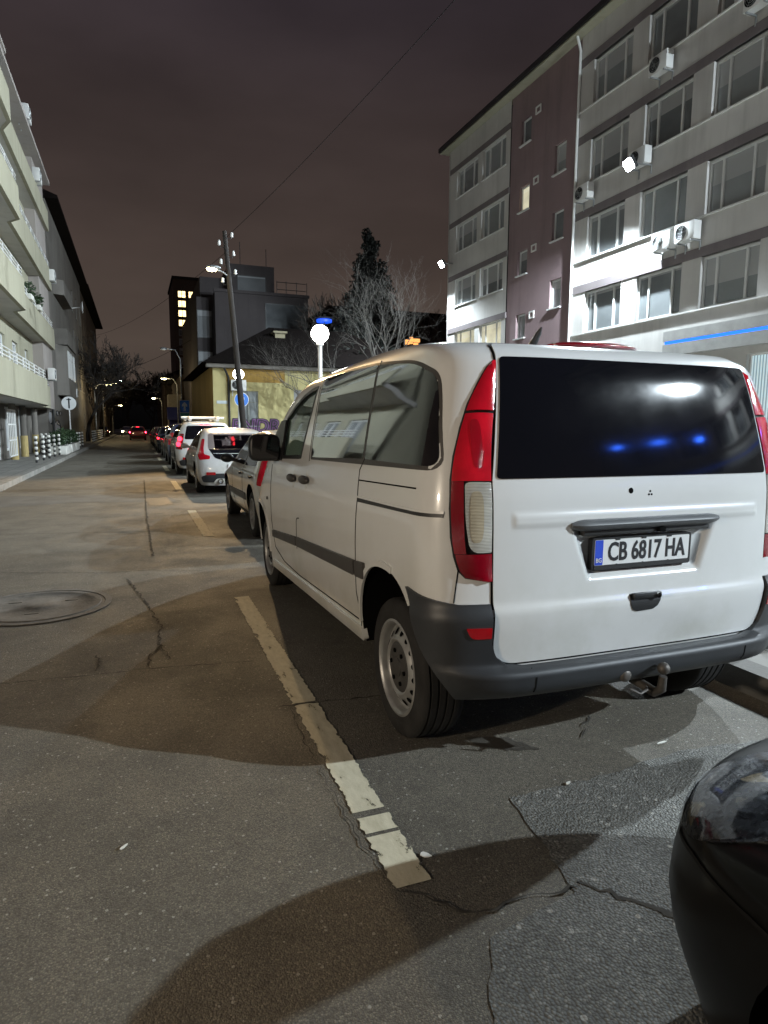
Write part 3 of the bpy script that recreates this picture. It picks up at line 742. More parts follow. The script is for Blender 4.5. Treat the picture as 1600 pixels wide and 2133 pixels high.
# --- cream apartment block with balconies on the left
ab = empty('apartment_block', (0, 0, 0)); tag(ab, 'cream apartment block with stacked balconies and metal railings above a recessed ground floor', 'building')
AX = -4.9
FL = [2.35, 5.52, 8.58, 11.62]; WX = -4.5
aops = []
for k, f in enumerate(FL):
    aops += [(39.6-y1, 39.6-y0, f+.15, f+2.55) for y0, y1 in ((33.4, 34.4), (30.2, 31.6), (26.3, 28.6), (22.6, 25.0))]
gops = [(39.6-y1, 39.6-y0, .45, 2.25) for y0, y1 in ((33.2, 35.4), (30.0, 32.2))]+[(39.6-29.2, 39.6-28.0, .15, 2.3)]+[(39.6-27.2, 39.6-25.2, .6, 2.2)]
part('wall', M['old_grey'], ab, lambda mb: wall(mb, (AX, 39.6, .12), (0, -1, 0), (1, 0, 0), 20, 2.22, [(a, b, c-.12, d-.12) for a, b, c, d in gops], .15))
part('wall', M['render_cream'], ab, lambda mb: wall(mb, (WX, 39.6, 2.35), (0, -1, 0), (1, 0, 0), 20, 11.6, [(a, b, c-2.35, d-2.35) for a, b, c, d in aops], .15))
part('core', M['render_cream'], ab, lambda mb: (mb.box(-15, WX-.3, 19.6, 39.6, 2.34, 13.95), mb.box(-15, AX-.3, 19.6, 39.6, .1, 2.335), mb.box(WX-.3, WX-.001, 39.58, 39.6, 2.35, 13.95)))
part('end_wall', M['beige_render'], ab, lambda mb: mb.box(WX+.001, -4.05, 35.9, 39.6, 2.36, 13.95))
part('end_wall', M['beige_render'], ab, lambda mb: mb.box(-15, WX, 39.602, 39.66, 2.36, 13.95))
for a, b, c, d in aops+gops:
    gr = (a, b, c, d) in gops
    window(ab, (AX if gr else WX, 39.6, 0), (0, -1, 0), (1, 0, 0), a, b, c, d, (1, 1) if b-a > 1 else (1,), .12, .09, 'pvc', 'pane_dark' if random.random() < .4 else 'pane', None, False)
def plan(k):
    if k == 0: return [(19.6, -3.42), (31.2, -3.42), (33.2, -3.78), (33.25, -3.98), (36.6, -3.92), (36.8, -4.05)]
    if k == 3: return [(19.6, -3.5), (26.2, -3.5), (27.0, -3.85), (39.6, -3.85)]
    return [(19.6, -3.45), (26.5, -3.45), (27.0, -3.80), (28.4, -3.80), (39.6, -3.88)]
for k, f in enumerate(FL):
    pl = plan(k); hh = 1.06 if k < 3 else 1.0
    def par(mb, pl=pl, f=f, hh=hh):
        n = len(pl); ow = [(x, y) for y, x in pl]; iw = [(x-.14, y) for y, x in pl]
        for (a, b), (c, d) in zip(zip(ow[:-1], ow[1:]), zip(iw[:-1], iw[1:])):
            mb.prism([(a[0], a[1], f), (b[0], b[1], f), (d[0], d[1], f), (c[0], c[1], f)], (0, 0, hh))
    part('balcony_parapet', M['render_cream'], ab, par)
    part('balcony_floor', M['render_grey'], ab, lambda mb, pl=pl, f=f: mb.prism([(x-.01, y, f+.004) for y, x in pl]+[(AX, pl[-1][0], f+.004), (AX, pl[0][0], f+.004)], (0, 0, .15)))
    def rails(mb, pl=pl, f=f, hh=hh):
        for h in (.12, .24, .36): mb.tube([(x-.07, y, f+hh+h) for y, x in pl], .022, 6)
        for (y0, x0), (y1, x1) in zip(pl[:-1], pl[1:]):
            n = max(1, int((y1-y0)/1.2))
            for i in range(n): u = (i+.5)/n; mb.box(x0+(x1-x0)*u-.09, x0+(x1-x0)*u-.05, y0+(y1-y0)*u-.03, y0+(y1-y0)*u+.03, f+hh, f+hh+.36)
    if k < 3: part('railing', M['white_metal'], ab, rails)
for y in (32.0, 29.4, 35.5): part('column', plain('ochre_column', (.40, .31, .13), .8), ab, lambda mb, y=y: (mb.tube([(-4.55, y, .12), (-4.55, y, 1.05)], .15, 12),), 50); part('column', M['old_grey'], ab, lambda mb, y=y: mb.tube([(-4.55, y, 1.05), (-4.55, y, 2.34)], .13, 12), 50)
part('roof', M['beige_render'], ab, lambda mb: (mb.box(-15, -3.7, 19.6, 39.7, 13.96, 14.12), mb.prism([(-15, 19.6, 14.13), (-4.4, 19.6, 14.13), (-5.2, 19.6, 16.2), (-15, 19.6, 16.2)], (0, 14.5, 0))))
part('dormer', M['beige_render'], ab, lambda mb: (mb.box(-7, -4.1, 26.0, 29.2, 14.125, 15.2), mb.box(-7, -3.95, 25.8, 29.4, 15.2, 15.35), mb.box(-7, -4.2, 32.0, 33.2, 14.125, 15.2)))
part('roof_shelter', M['dark_metal'], ab, lambda mb: (mb.box(-7.5, -4.5, 22.0, 26.0, 16.9, 17.0), mb.tube([(-4.6, 25.9, 14.1), (-4.6, 25.9, 16.9)], .04, 6), mb.tube([(-4.6, 24, 14.1), (-4.6, 24, 16.9)], .04, 6), mb.box(-7.4, -5.0, 22, 25.8, 16.21, 16.9)))
part('door_grille', M['white_metal'], ab, lambda mb: [mb.box(-4.44, -4.41, y, y+.05, .3, 2.1) for y in (27.6, 27.95, 28.3, 28.65, 29.0, 29.25)]+[mb.box(-4.45, -4.42, 27.6, 29.3, z, z+.05) for z in (.3, .9, 1.5, 2.05)])
ac_unit(-4.05, 36.6, 3.75, '+x', 'white air conditioner on the lowest balcony at the end of the cream block')
ac_unit(-4.05, 39.2, 9.0, '+x', 'white air conditioner high on the far corner of the cream block')
ac_unit(-4.05, 35.2, 12.6, '+x', 'white air conditioner under the eaves of the cream block')
ac_unit(-4.05, 32.6, 14.2, '+x', 'white air conditioner highest on the roof edge of the cream block')
ac_unit(-4.5, 29.8, 10.0, '+x', 'white air conditioner inside the loggia of the third balcony')
# graffiti on the wall beyond the columns
def blob(mb, pts, x, th, mat=0, closed=False):
    for a, b in zip(pts[:-1], pts[1:]): mb.tube([(x, a[0], a[1]), (x, b[0], b[1])], th, 6, mat)
# --- old grey house with bay and eaves
gh = empty('old_house', (0, 0, 0)); tag(gh, 'old dark grey house with a bay and balconies beside the cream block', 'building')
gy0, gy1, gx = 39.7, 70, -4.45
hops = [(u, u+1.1, z, z+1.7) for z in (4.6, 7.7, 10.8) for u in (1.2, 5.2, 9.2)]+[(2.0, 3.2, 1.3, 2.6)]
part('wall', M['old_grey'], gh, lambda mb: wall(mb, (gx, gy1, .12), (0, -1, 0), (1, 0, 0), gy1-44.4, 14.6, [(a, b, c-.12, d-.12) for a, b, c, d in hops], .15))
for o_ in hops: window(gh, (gx, gy1, 0), (0, -1, 0), (1, 0, 0), *o_, (1, 1), .12, .07, 'old_wood', 'pane_dark', .7)
part('core', M['old_grey'], gh, lambda mb: (mb.box(-16, gx-.4, 44.4, gy1, .1, 14.7), mb.box(-16, gx, gy0, 44.4, .1, 12.4), mb.box(gx-.4, gx, 44.35, 44.42, 12.4, 14.7)))
part('bay', M['old_grey'], gh, lambda mb: (mb.prism([(gx, 45.5, 3.4), (gx+.6, 46.3, 3.4), (gx+.6, 51.5, 3.4), (gx, 52.3, 3.4)], (0, 0, 3.1)), mb.prism([(gx, 46, 9.6), (gx+.6, 46.3, 9.6), (gx+.6, 51.5, 9.6), (gx, 52, 9.6)], (0, 0, .9))))
for z in (4.5,):
    for y in (50.9, 49.0, 47.3): window(gh, (gx+.62, 0, 0), (0, -1, 0), (1, 0, 0), -y, -(y-1.0), z, z+1.7, (1, 1), -.005, .07, 'pvc', 'pane', .7, False)
part('balcony', M['old_grey'], gh, lambda mb: (mb.box(gx, gx+.7, 45.8, 52, 6.52, 6.62), mb.box(gx+.62, gx+.7, 45.8, 52, 6.62, 7.5), mb.box(gx, gx+.62, 45.8, 45.88, 6.62, 7.5)))
part('drainpipe', M['dark_metal'], gh, lambda mb: mb.tube([(gx+.1, 41.5, .3), (gx+.1, 41.5, 12.0), (gx+.2, 41.5, 12.3)], .06, 8), 50)
part('roof', M['roof_tile'], gh, lambda mb: mb.prism([(gx+.7, 44.2, 14.7), (gx+.7, 44.2, 14.9), (-10, 44.2, 17.2), (-17, 44.2, 14.9), (-17, 44.2, 14.7)], (0, gy1-43.8, 0)))
mb = MB(); mb.lathe([(.42, .0), (.30, -.10), (.12, -.15), (.001, -.16)], (gx+1.25, 52.3, 9.9), 'x', 24); mb.tube([(gx, 52.3, 9.7), (gx+1.15, 52.3, 9.9)], .03, 6)
tag(mb.build('satellite_dish', M['white_metal'], None, 50), 'round pale satellite dish on the old grey house', 'satellite dish')
ac_unit(gx, 55.2, 3.7, '+x', 'white air conditioner at the far corner of the old grey house')
# graffiti (black and silver loops) on the ground floor of the grey house
M['spray_black'] = plain('black_spray', (.015, .015, .016), .6); M['spray_silver'] = plain('silver_spray', (.33, .33, .34), .5); M['spray_purple'] = plain('purple_spray', (.17, .07, .19), .8)
gf = empty('graffiti', (gx, 45, 1.5)); gf.location = (0, 0, 0); tag(gf, 'silver and black looped graffiti on the wall behind the striped bollards', 'graffiti')
def fillgraf(mb):
    for cy, cz, ry, rz in ((44.2, 1.35, 1.5, .42), (40.9, 1.95, .8, .32), (44.5, 2.25, .55, .13), (46.2, 2.25, .5, .12)):
        mb.prism([(gx+.004, cy+ry*math.cos(q), cz+rz*math.sin(q)) for q in [2*math.pi*i/20 for i in range(20)]], (.004, 0, 0))
part('fill', M['spray_silver'], gf, fillgraf)
def arc(cy, cz, ry, rz, a0, a1, n=14): return [(cy+ry*math.cos(R(a0+(a1-a0)*i/n)), cz+rz*math.sin(R(a0+(a1-a0)*i/n))) for i in range(n+1)]
part('outline', M['spray_black'], gf, lambda mb: (blob(mb, arc(44.2, 1.35, 1.55, .45, -150, 130), gx+.01, .035), blob(mb, arc(41.3, 1.95, .9, .36, -90, 120), gx+.01, .04), blob(mb, arc(44.5, 2.25, .6, .15, 0, 360), gx+.01, .03), blob(mb, arc(46.2, 2.25, .55, .14, 0, 360), gx+.01, .03), blob(mb, [(41.0, 1.6), (43, 1.9), (45.5, 1.75), (44, 1.6), (47.8, 1.3)], gx+.01, .03)))
# --- further houses on the left
def row_house(y0, y1, x, h, mat, label, eave=.9, lit=()):
    b = empty('terrace_house', (0, 0, 0)); tag(b, label, 'building')
    n = max(2, int((y1-y0)/3)); st = int(h/3.1); o_ = []
    for k in range(st):
        for i in range(n): o_.append(((i+.3)*(y1-y0)/n, (i+.3)*(y1-y0)/n+1.1, .9+3.1*k+.5, .9+3.1*k+2.1))
    part('wall', M[mat], b, lambda mb: wall(mb, (x, y1, .1), (0, -1, 0), (1, 0, 0), y1-y0, h, [(a, bb, c-.1, d-.1) for a, bb, c, d in o_], .15))
    part('core', M[mat], b, lambda mb: mb.box(x-10, x-.4, y0, y1, .1, h+.1))
    for i, q in enumerate(o_): window(b, (x, y1, 0), (0, -1, 0), (1, 0, 0), *q, (1, 1), .12, .07, 'old_wood', 'pane_warm' if i in lit else 'pane_dark', .7, False)
    part('roof', M['roof_tile'], b, lambda mb: mb.prism([(x+eave, y0-.1, h), (x+eave, y0-.1, h+.18), (x-5, y0-.1, h+3), (x-11, y0-.1, h+.2), (x-11, y0-.1, h)], (0, y1-y0+.2, 0)))
    part('side_wall', M[mat], b, lambda mb: mb.box(x-.39, x-.001, y0, y0+.05, .1, h)); return b
row_house(70.3, 100, -4.6, 14.8, 'old_brown', 'dark brown house with deep eaves after the old grey house')
row_house(100.3, 125, -4.4, 8.5, 'old_brown', 'low brown house among bare trees along the far left of the street')
row_house(125.3, 150, -4.2, 8.0, 'old_brown', 'farthest low house on the left side of the street')
# --- yellow house at the junction
yh = empty('yellow_house', (0, 0, 0)); tag(yh, 'single storey yellow house with a dark hipped roof and purple graffiti', 'house')
yx0, yx1, yy = 3.95, 17.0, 36.0
yops = [(1.35, 2.40, 1.55, 3.42), (4.38, 5.5, 1.75, 3.55), (7.6, 8.7, 1.75, 3.55), (10.6, 11.7, 1.75, 3.55)]
part('wall', M['yellow_wall'], yh, lambda mb: wall(mb, (yx0, yy, .12), (1, 0, 0), (0, -1, 0), yx1-yx0, 4.6, [(a, b, c-.12, d-.12) for a, b, c, d in yops], .15))
part('side_wall', M['ochre_wall'], yh, lambda mb: mb.box(yx0, yx0+.1, yy+.005, yy+14, .12, 4.72))
part('core', M['black_wall'], yh, lambda mb: mb.box(yx0+.4, yx1, yy+.5, yy+14, .1, 4.7))
for o_ in yops: window(yh, (yx0, yy, 0), (1, 0, 0), (0, -1, 0), *o_, (1, 1), .1, .07, 'old_wood', 'pane', .68)
part('cornice', M['old_grey'], yh, lambda mb: mb.box(yx0-.35, yx1, yy-.40, yy+.1, 4.60, 4.80))
part('frieze', M['ochre_wall'], yh, lambda mb: mb.box(yx0+.7, yx0+3.88, yy-.012, yy+.05, 3.90, 4.595))
part('string_course', M['yellow_wall'], yh, lambda mb: (mb.box(yx0, yx1, yy-.03, yy+.05, 3.60, 3.66)))
part('plinth', M['old_grey'], yh, lambda mb: mb.box(yx0-.02, yx1, yy-.03, yy+.05, .12, 1.02))
part('roof', M['roof_tile'], yh, lambda mb: mb.add([(yx0-.6, yy-.6, 4.82), (yx1+.5, yy-.6, 4.82), (yx1+.5, yy+15, 4.82), (yx0-.6, yy+15, 4.82), (yx0+4.4, yy+7, 7.9), (yx1-3.5, yy+7, 7.9)], [(0, 1, 5, 4), (1, 2, 5), (2, 3, 4, 5), (3, 0, 4), (3, 2, 1, 0)]))
def chimney(x, y, z0, z1, w_, mat): part('chimney', mat, yh, lambda mb: (mb.box(x-w_/2, x+w_/2, y-w_/2, y+w_/2, z0, z1), mb.box(x-w_/2-.12, x+w_/2+.12, y-w_/2-.12, y+w_/2+.12, z1, z1+.12)))
chimney(7.35, 37.8, 4.9, 5.45, .5, M['render_grey']); chimney(8.6, 41.0, 5.6, 7.25, .62, plain('ochre_chimney', (.16, .14, .09), .9))
for x in (4.76, 10.6): part('drainpipe', M['dark_metal'], yh, lambda mb, x=x: mb.tube([(x, yy-.12, .2), (x, yy-.12, 4.1), (x-.25, yy-.35, 4.6)], .06, 8), 50)
part('name_plate', plain('pale_sign', (.5, .56, .58), .5), yh, lambda mb: mb.box(4.12, 4.70, yy-.02, yy-.002, 2.72, 2.88))
ac_unit(5.25, yy, 3.42, '-y', 'grey air conditioner on the yellow house behind the leaning pole')
gp = empty('graffiti', (0, 0, 0)); tag(gp, 'purple bubble letter graffiti along the foot of the yellow house', 'graffiti')
def gtext(mb, bold, d, dz=0): text_mesh(mb, 'ENDR', .98, lambda u, v, w_: (6.2+u+.12*v, yy-d-w_, 1.50+dz+v), 1.02, 0, bold=bold)
part('outline', M['spray_black'], gp, lambda mb: gtext(mb, .085, .040))
part('fill', M['spray_purple'], gp, lambda mb: gtext(mb, .045, .046))
part('core_line', M['spray_black'], gp, lambda mb: gtext(mb, -.012, .052))
# --- modern grey building behind
mgb = empty('modern_building', (0, 0, 0)); tag(mgb, 'dark grey modern building with wide black window strips above the yellow house', 'building')
def modern(mb):
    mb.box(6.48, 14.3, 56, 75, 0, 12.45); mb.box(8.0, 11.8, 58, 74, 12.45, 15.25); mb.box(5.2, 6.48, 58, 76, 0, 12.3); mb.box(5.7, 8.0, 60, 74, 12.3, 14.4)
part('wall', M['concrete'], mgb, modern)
part('parapet', M['concrete'], mgb, lambda mb: mb.box(6.4, 14.4, 55.9, 56.2, 12.46, 12.7))
for (x0, x1, z0, z1, y) in ((10.65, 14.2, 9.6, 11.75, 55.96), (8.66, 11.0, 12.9, 14.3, 57.96), (5.25, 6.4, 9.0, 11.2, 57.96), (5.25, 6.4, 5.2, 7.8, 57.96), (6.6, 7.9, 4.6, 6.6, 55.96), (10.8, 12.0, 6.6, 8.0, 55.96)):
    wd = MB(); wd.box(x0, x1, y-.02, y+.03, z0, z1); f_ = wd.build('window', M['pane_dark'], mgb)
    wd = MB(); wd.add([(a, y-.05, b) for a, b in ((x0-.06, z0-.06), (x1+.06, z0-.06), (x1+.06, z1+.06), (x0-.06, z1+.06), (x0, z0), (x1, z0), (x1, z1), (x0, z1))], [(0, 1, 5, 4), (1, 2, 6, 5), (2, 3, 7, 6), (3, 0, 4, 7)]); wd.build('frame', M['dark_metal'], f_)
part('roof_railing', M['dark_metal'], mgb, lambda mb: [mb.tube([(11.7, 56.4, z), (14.2, 56.4, z)], .03, 5) for z in (13.1, 13.7)]+[mb.tube([(x, 56.4, 12.4), (x, 56.4, 13.8)], .03, 5) for x in (11.7, 12.5, 13.4, 14.3)])
part('antenna', M['dark_metal'], mgb, lambda mb: (mb.tube([(9.2, 60, 15), (9.2, 60, 17.6)], .03, 5), mb.tube([(11.5, 60, 15), (11.5, 60, 17.2)], .03, 5), mb.box(9.6, 10.1, 60, 60.5, 15.2, 15.6)))
# --- tower block with lit windows
tb = empty('tower_block', (0, 0, 0)); tag(tb, 'tall brown tower block with a few warmly lit windows near the top', 'building')
tx0, tx1, ty = 11.05, 17.3, 190.0
tops = []
for k in range(12):
    z0 = 8.3+2.55*k
    tops += [(1.1, 3.2, z0, z0+1.85), (3.9, 5.3, z0, z0+1.85)]
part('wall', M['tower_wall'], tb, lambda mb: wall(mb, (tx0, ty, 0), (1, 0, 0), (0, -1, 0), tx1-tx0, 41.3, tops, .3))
part('core', M['tower_wall'], tb, lambda mb: mb.box(tx0, tx1+6, ty+.35, ty+24, 0, 41.2))
part('roof', M['black_wall'], tb, lambda mb: mb.box(tx0-.3, tx1+6.2, ty-.3, ty+24, 41.3, 41.9))
for i, q in enumerate(tops): window(tb, (tx0, ty, 0), (1, 0, 0), (0, -1, 0), *q, (1, 1), .12, .12, 'old_wood', 'pane_warm' if i in (22, 23, 20, 21, 18, 16, 5) else 'pane_dark', None, False)
# --- dark houses further along the right of the street
def far_house(x, y0, y1, h, mat, label, x1=14):
    b = empty('street_house', (0, 0, 0)); tag(b, label, 'building'); n = int((y1-y0)/3.2)
    o_ = [((i+.3)*(y1-y0)/n, (i+.3)*(y1-y0)/n+1.2, 1.2+3*k, 2.9+3*k) for k in range(int(h/3.1)) for i in range(n)]
    part('wall', M[mat], b, lambda mb: (wall(mb, (x, y0, 0), (0, 1, 0), (-1, 0, 0), y1-y0, h, o_, .2), mb.box(x+.3, x1, y0, y1, 0, h-.01), mb.box(x, x+.3, y0-.01, y0, 0, h)))
    for q in o_: window(b, (x, y0, 0), (0, 1, 0), (-1, 0, 0), *q, (1, 1), .12, .09, 'old_wood', 'pane_dark', None, False)
    part('roof', M['roof_tile'], b, lambda mb: mb.prism([(x-.6, y0, h), (x-.6, y0, h+.2), ((x+x1)/2, y0, h+2.6), (x1, y0, h)], (0, y1-y0, 0))); return b
far_house(5.2, 80, 102, 7.5, 'old_brown', 'dark two storey house below the tower block')
far_house(4.6, 110, 150, 9.0, 'old_brown', 'dark house far along the right side of the street')
# dark buildings beyond the trees to the right of the yellow house
db = empty('dark_villa', (0, 0, 0)); tag(db, 'dark villa with a wide roof beyond the bare trees', 'building')
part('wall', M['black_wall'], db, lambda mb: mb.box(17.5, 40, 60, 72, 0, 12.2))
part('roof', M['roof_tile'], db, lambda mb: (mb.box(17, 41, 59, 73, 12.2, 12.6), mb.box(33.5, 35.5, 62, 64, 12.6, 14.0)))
# kiosk at the end of the row of cars
kk = empty('kiosk', (0, 0, 0)); tag(kk, 'beige kiosk with a dark blue awning down the street', 'kiosk')
part('walls', plain('beige_panel', (.34, .31, .25), .8), kk, lambda mb: mb.box(3.5, 4.9, 76, 79, .1, 5.0))
part('awning', plain('blue_cloth', (.035, .045, .20), .8), kk, lambda mb: mb.prism([(3.3, 75.9, 3.6), (3.3, 74.6, 2.5), (3.3, 74.6, 2.2), (3.3, 75.9, 2.2)], (1.7, 0, 0)))
part('front', plain('blue_panel', (.04, .05, .24), .6), kk, lambda mb: mb.box(3.52, 4.85, 75.9, 75.98, .15, 3.4))
# ------------------------------------------------------------------ lamps
M['lamp_white'] = glow('white_lamp', (.93, .97, 1.), 90); M['lamp_warm'] = glow('warm_lamp', (1., .86, .5), 60); M['globe'] = glow('lit_globe', (1., .98, .94), 34)
M['lamp_yellow'] = glow('yellow_lamp', (1., .85, .42), 30)
def point(parent, loc, e, c, size=.12, spot=None, aim=None):
    l = bpy.data.lights.new('lamp_light', 'SPOT' if spot else 'POINT'); l.energy = e; l.color = c; l.shadow_soft_size = size
    o = bpy.data.objects.new('lamp_light', l); COL.objects.link(o); o.parent = parent; o.location = loc
    if spot:
        l.spot_size = R(spot); l.spot_blend = .35
        o.rotation_euler = (Vector(aim)-Vector(loc)).to_track_quat('-Z', 'Y').to_euler()
    return o
def floodlight(loc, aim, e, label, lampsize=.1, ang=150, blend=.35):
    f = empty('floodlight', loc); tag(f, label, 'floodlight', 'floodlights on the office block')
    d = (Vector(aim)-Vector(loc)).normalized(); q = d.to_track_quat('-Z', 'Y'); X, Y_, Z = q @ Vector((1, 0, 0)), q @ Vector((0, 1, 0)), q @ Vector((0, 0, 1))
    mb = MB(); mb.prism([(X*a+Y_*b)[:] for a, b in ((-.26, -.2), (.26, -.2), (.26, .2), (-.26, .2))], (Z*.12)[:]); mb.build('housing', M['dark_metal'], f)
    mb = MB(); mb.prism([(X*a+Y_*b-Z*.004)[:] for a, b in fillet([(-.24, -.18), (.24, -.18), (.24, .18), (-.24, .18)], .1)], (Z*-.012)[:]); mb.build('lamp_glass', M['lamp_white'], f)
    mb = MB(); mb.tube([(Z*.12)[:], (Z*.12+Vector((BX-loc[0], 0, .05)))[:]], .025, 6); mb.build('arm', M['steel'], f)
    point(f, (d*.10)[:], e, (.80, .92, 1.), lampsize, ang, (d*5)[:]).data.spot_blend = blend; return f
floodlight((16.1, 18.9, 10.45), (1, 21.5, .5), FLOOD_NEAR, 'dazzling white floodlight on a bracket high on the office facade', .1, 168, .2)
floodlight((16.3, 33.9, 10.55), (1, 34.5, .5), FLOOD_FAR, 'white floodlight at the far corner of the office block', .1, 168, .2)
floodlight((16.1, -8.4, 9.7), (2.0, 3.0, .3), FLOOD_BEHIND, 'white floodlight further back along the office facade')
floodlight((16.1, 6.6, 9.6), (4.0, 3.0, .3), FLOOD_MID, 'white floodlight on the office facade abreast of the van')
def globe_lamp(x, y, h, label, e=0):
    g = empty('globe_lamp', (x, y, .13)); tag(g, label, 'street lamp', 'globe lamps along the right pavement')
    mb = MB(); mb.lathe([(.12, 0), (.12, .3), (.06, .36), (.055, h-.32), (.10, h-.30), (.10, h-.24), (.05, h-.22)], (0, 0, 0), 'z', 16); mb.build('post', M['white_metal'], g, 50)
    mb = MB(); mb.ball((0, 0, h), .24, 24); mb.build('globe', M['globe'], g, 80)
    return g
# ------------------------------------------------------------------ the white van
M['tow_steel'] = plain('rusty_tow_steel', (.10, .09, .08), .55, .5, var=.4, scale=20)
def build_van():
    S = Shell(
     W=[(.33,.91),(.42,.945),(.6,.97),(.8,.982),(1.05,.988),(1.2,.98),(1.33,.965),(1.5,.930),(1.7,.880),(1.8,.855),(1.88,.825),(1.93,.78),(1.96,.72)],
     r=[(.33,.09),(.55,.07),(.75,.045),(.80,.06),(1.2,.075),(1.28,.085),(1.5,.125),(1.7,.175),(1.78,.205),(1.82,.25),(1.86,.35),(1.90,.60),(1.93,.95),(1.96,1.4)],
     f=[(.33,4.62),(.5,4.70),(.7,4.70),(.85,4.66),(.95,4.58),(1.05,4.45),(1.14,4.27),(1.22,4.12),(1.32,4.02),(1.5,3.85),(1.7,3.62),(1.8,3.42),(1.88,3.2),(1.93,2.95),(1.96,2.6)],
     Lr=[(0,.32),(1.2,.32),(2,.30)], Lf=[(0,.85),(.9,.85),(1.25,.55),(2,.45)], pr=4., pf=2.8, z0=.40, zt=1.96, crown=.025, rake=.037)
    V = empty('parked_van', (2.04, 2.10, 0))
    tag(V, 'white passenger van with black rear window and raised rear end, parked beside the yellow line', 'van')
    rows = [.40, .43, .47, .52, .57, .62, .67, .71, .74, .755, .77, .785, .80, .83, .88, .94, 1.0, 1.06, 1.12, 1.17, 1.22, 1.26, 1.29, 1.33, 1.38, 1.44, 1.5, 1.56, 1.62, 1.68, 1.73, 1.77, 1.80, 1.825, 1.85, 1.87, 1.89, 1.905, 1.92, 1.933, 1.945, 1.953, 1.96]
    v, f = S.mesh(rows, 34, 64, 18, 8)
    mb = MB(); mb.add(v, f, 0); body = mb.build('body', [M['white_paint'], M['hole'], M['headliner']], V, 32, weld=True)
    RW, FW = .69, 3.89
    cut = []
    for sg in (-1, 1):
        a, b = (-1.2, -.60) if sg < 0 else (.60, 1.2)
        cut.append(arch_cutter(RW-.03, .435, .37, .405, a, b)); cut.append(arch_cutter(FW+.02, .40, .41, .40, a, b))
    # the cab: hollowed, with the openings of the front door windows and the windscreen
    mbc = MB(); mbc.bbox(-.78, .78, 2.05, 3.25, .62, 1.70, .05, 2); cut.append(mbc.build('cutter', [M['headliner']]*3))
    win1 = [(3.02, 1.35), (2.36, 1.356), (2.31, 1.872), (2.45, 1.868), (2.70, 1.832), (2.92, 1.772), (3.18, 1.69), (3.36, 1.60), (3.46, 1.50), (3.2, 1.36)]
    win1s = [(2.98, 1.362), (2.37, 1.366), (2.322, 1.845), (2.45, 1.842), (2.66, 1.815), (2.88, 1.755), (3.10, 1.67), (3.06, 1.5)]
    for sg in (-1, 1):
        c = MB(); mf = S.m_side(sg)
        pts = [mf(y, z, 0) for y, z in win1s]
        c.prism([(sg*.55, p[1], p[2]) for p in pts], (sg*.6, 0, 0), 2); cut.append(c.build('cutter', [M['headliner']]*3))
    c = MB(); c.prism([(-.62, 2.9, 1.28), (.62, 2.9, 1.28), (.55, 2.9, 1.66), (-.55, 2.9, 1.66)], (0, 1.6, .03), 2); cut.append(c.build('cutter', [M['headliner']]*3))
    for sg in (-1, 1): c = MB(); c.prism([(sg*.60, y, z) for y, z in ((.7, .2), (.7, .6), (.35, .74), (.25, .60), (.20, .5), (.17, .44), (.165, .2))], (sg*.6, 0, 0), 1); cut.append(c.build('cutter', [M['hole']]*3))
    c = MB(); c.box(-.43, .43, -.2, .115, .82, 1.12, 1); cut.append(c.build('cutter', [M['hole'], M['hole'], M['hole']]))
    for c in cut: c.parent = V
    bpy.context.view_layer.update()
    boolean(body, cut)
    # glass
    for sg in (-1, 1):
        m_ = S.m_side(sg)
        patch('side_window', fillet(win1s, .02), m_, M['clear_glass'], V, -.012, .004, .1)
        fr = MB()
        band(fr, dens(win1s+[win1s[0]], .05), m_, .028, .003, .012)
        fr.build('window_seal', M['black_plastic'], V, 40)
        patch('side_window', fillet([(2.075, 1.366), (1.03, 1.367), (1.135, 1.853), (1.7, 1.882), (2.16, 1.897), (2.22, 1.885)], [.03, .01, .01, .02, .05, .05]), m_, M['dark_glass'], V, .003, .008, .06)
        patch('side_window', fillet([(.995, 1.365), (.208, 1.342), (.30, 1.617), (.355, 1.715), (.60, 1.795), (1.10, 1.851)], [.01, .06, .1, .12, .2, .01]), m_, M['dark_glass'], V, .003, .008, .05)
        sl = MB(); conform(sl, fillet([(2.095, 1.352), (.19, 1.326), (.285, 1.617), (.34, 1.73), (.60, 1.812), (1.12, 1.868), (1.7, 1.897), (2.2, 1.912), (2.245, 1.89)], [.03, .07, .1, .14, .2, .3, .3, .05, .05]), m_, .0015, .006, .06)
        sl.build('window_seal', M['trim'], V, 40)
        # moulding, in three pieces
        for a, b in (((3.29, .690, .746), (2.43, .725, .790)), ((2.405, .727, .792), (1.085, .752, .832)), ((1.06, .753, .834), (.93, .757, .842))):
            patch('side_moulding', fillet([(a[0], a[1]), (b[0], b[1]), (b[0], b[2]), (a[0], a[2])], .012), m_, M['trim'], V, .016, .02, (.12, .02))
        g = MB()
        for ln in ([(1.115, 1.872), (1.10, 1.85), (1.0, 1.367), (1.055, 1.31), (1.05, 1.16), (1.075, .93), (1.09, .66), (1.04, .53), (1.06, .46)],
                   [(3.35, 1.30), (3.355, 1.164), (3.36, .84), (3.26, .60), (2.95, .525), (2.45, .50), (1.05, .51)],
                   [(2.34, .935), (2.40, .93), (2.425, .91), (2.44, .78), (2.445, .70)], [(1.05, 1.257), (.32, 1.252)], [(2.12, 1.34), (2.28, 1.90)]):
            band(g, dens(ln, .06), m_, .007, .002, .004)
        g.build('panel_gap', M['gap'], V, 40)
        rl = MB(); conform(rl, [(1.045, 1.146), (.17, 1.142), (.17, 1.157), (1.045, 1.166)], m_, .0035, .006, .04); rl.build('door_rail', M['dark_metal'], V, 40)
        rl = MB(); band(rl, dens([(1.045, 1.172), (.6, 1.165), (.17, 1.162)], .04), m_, .01, .006, .008); rl.build('rail_lip', M['white_paint'], V, 40)
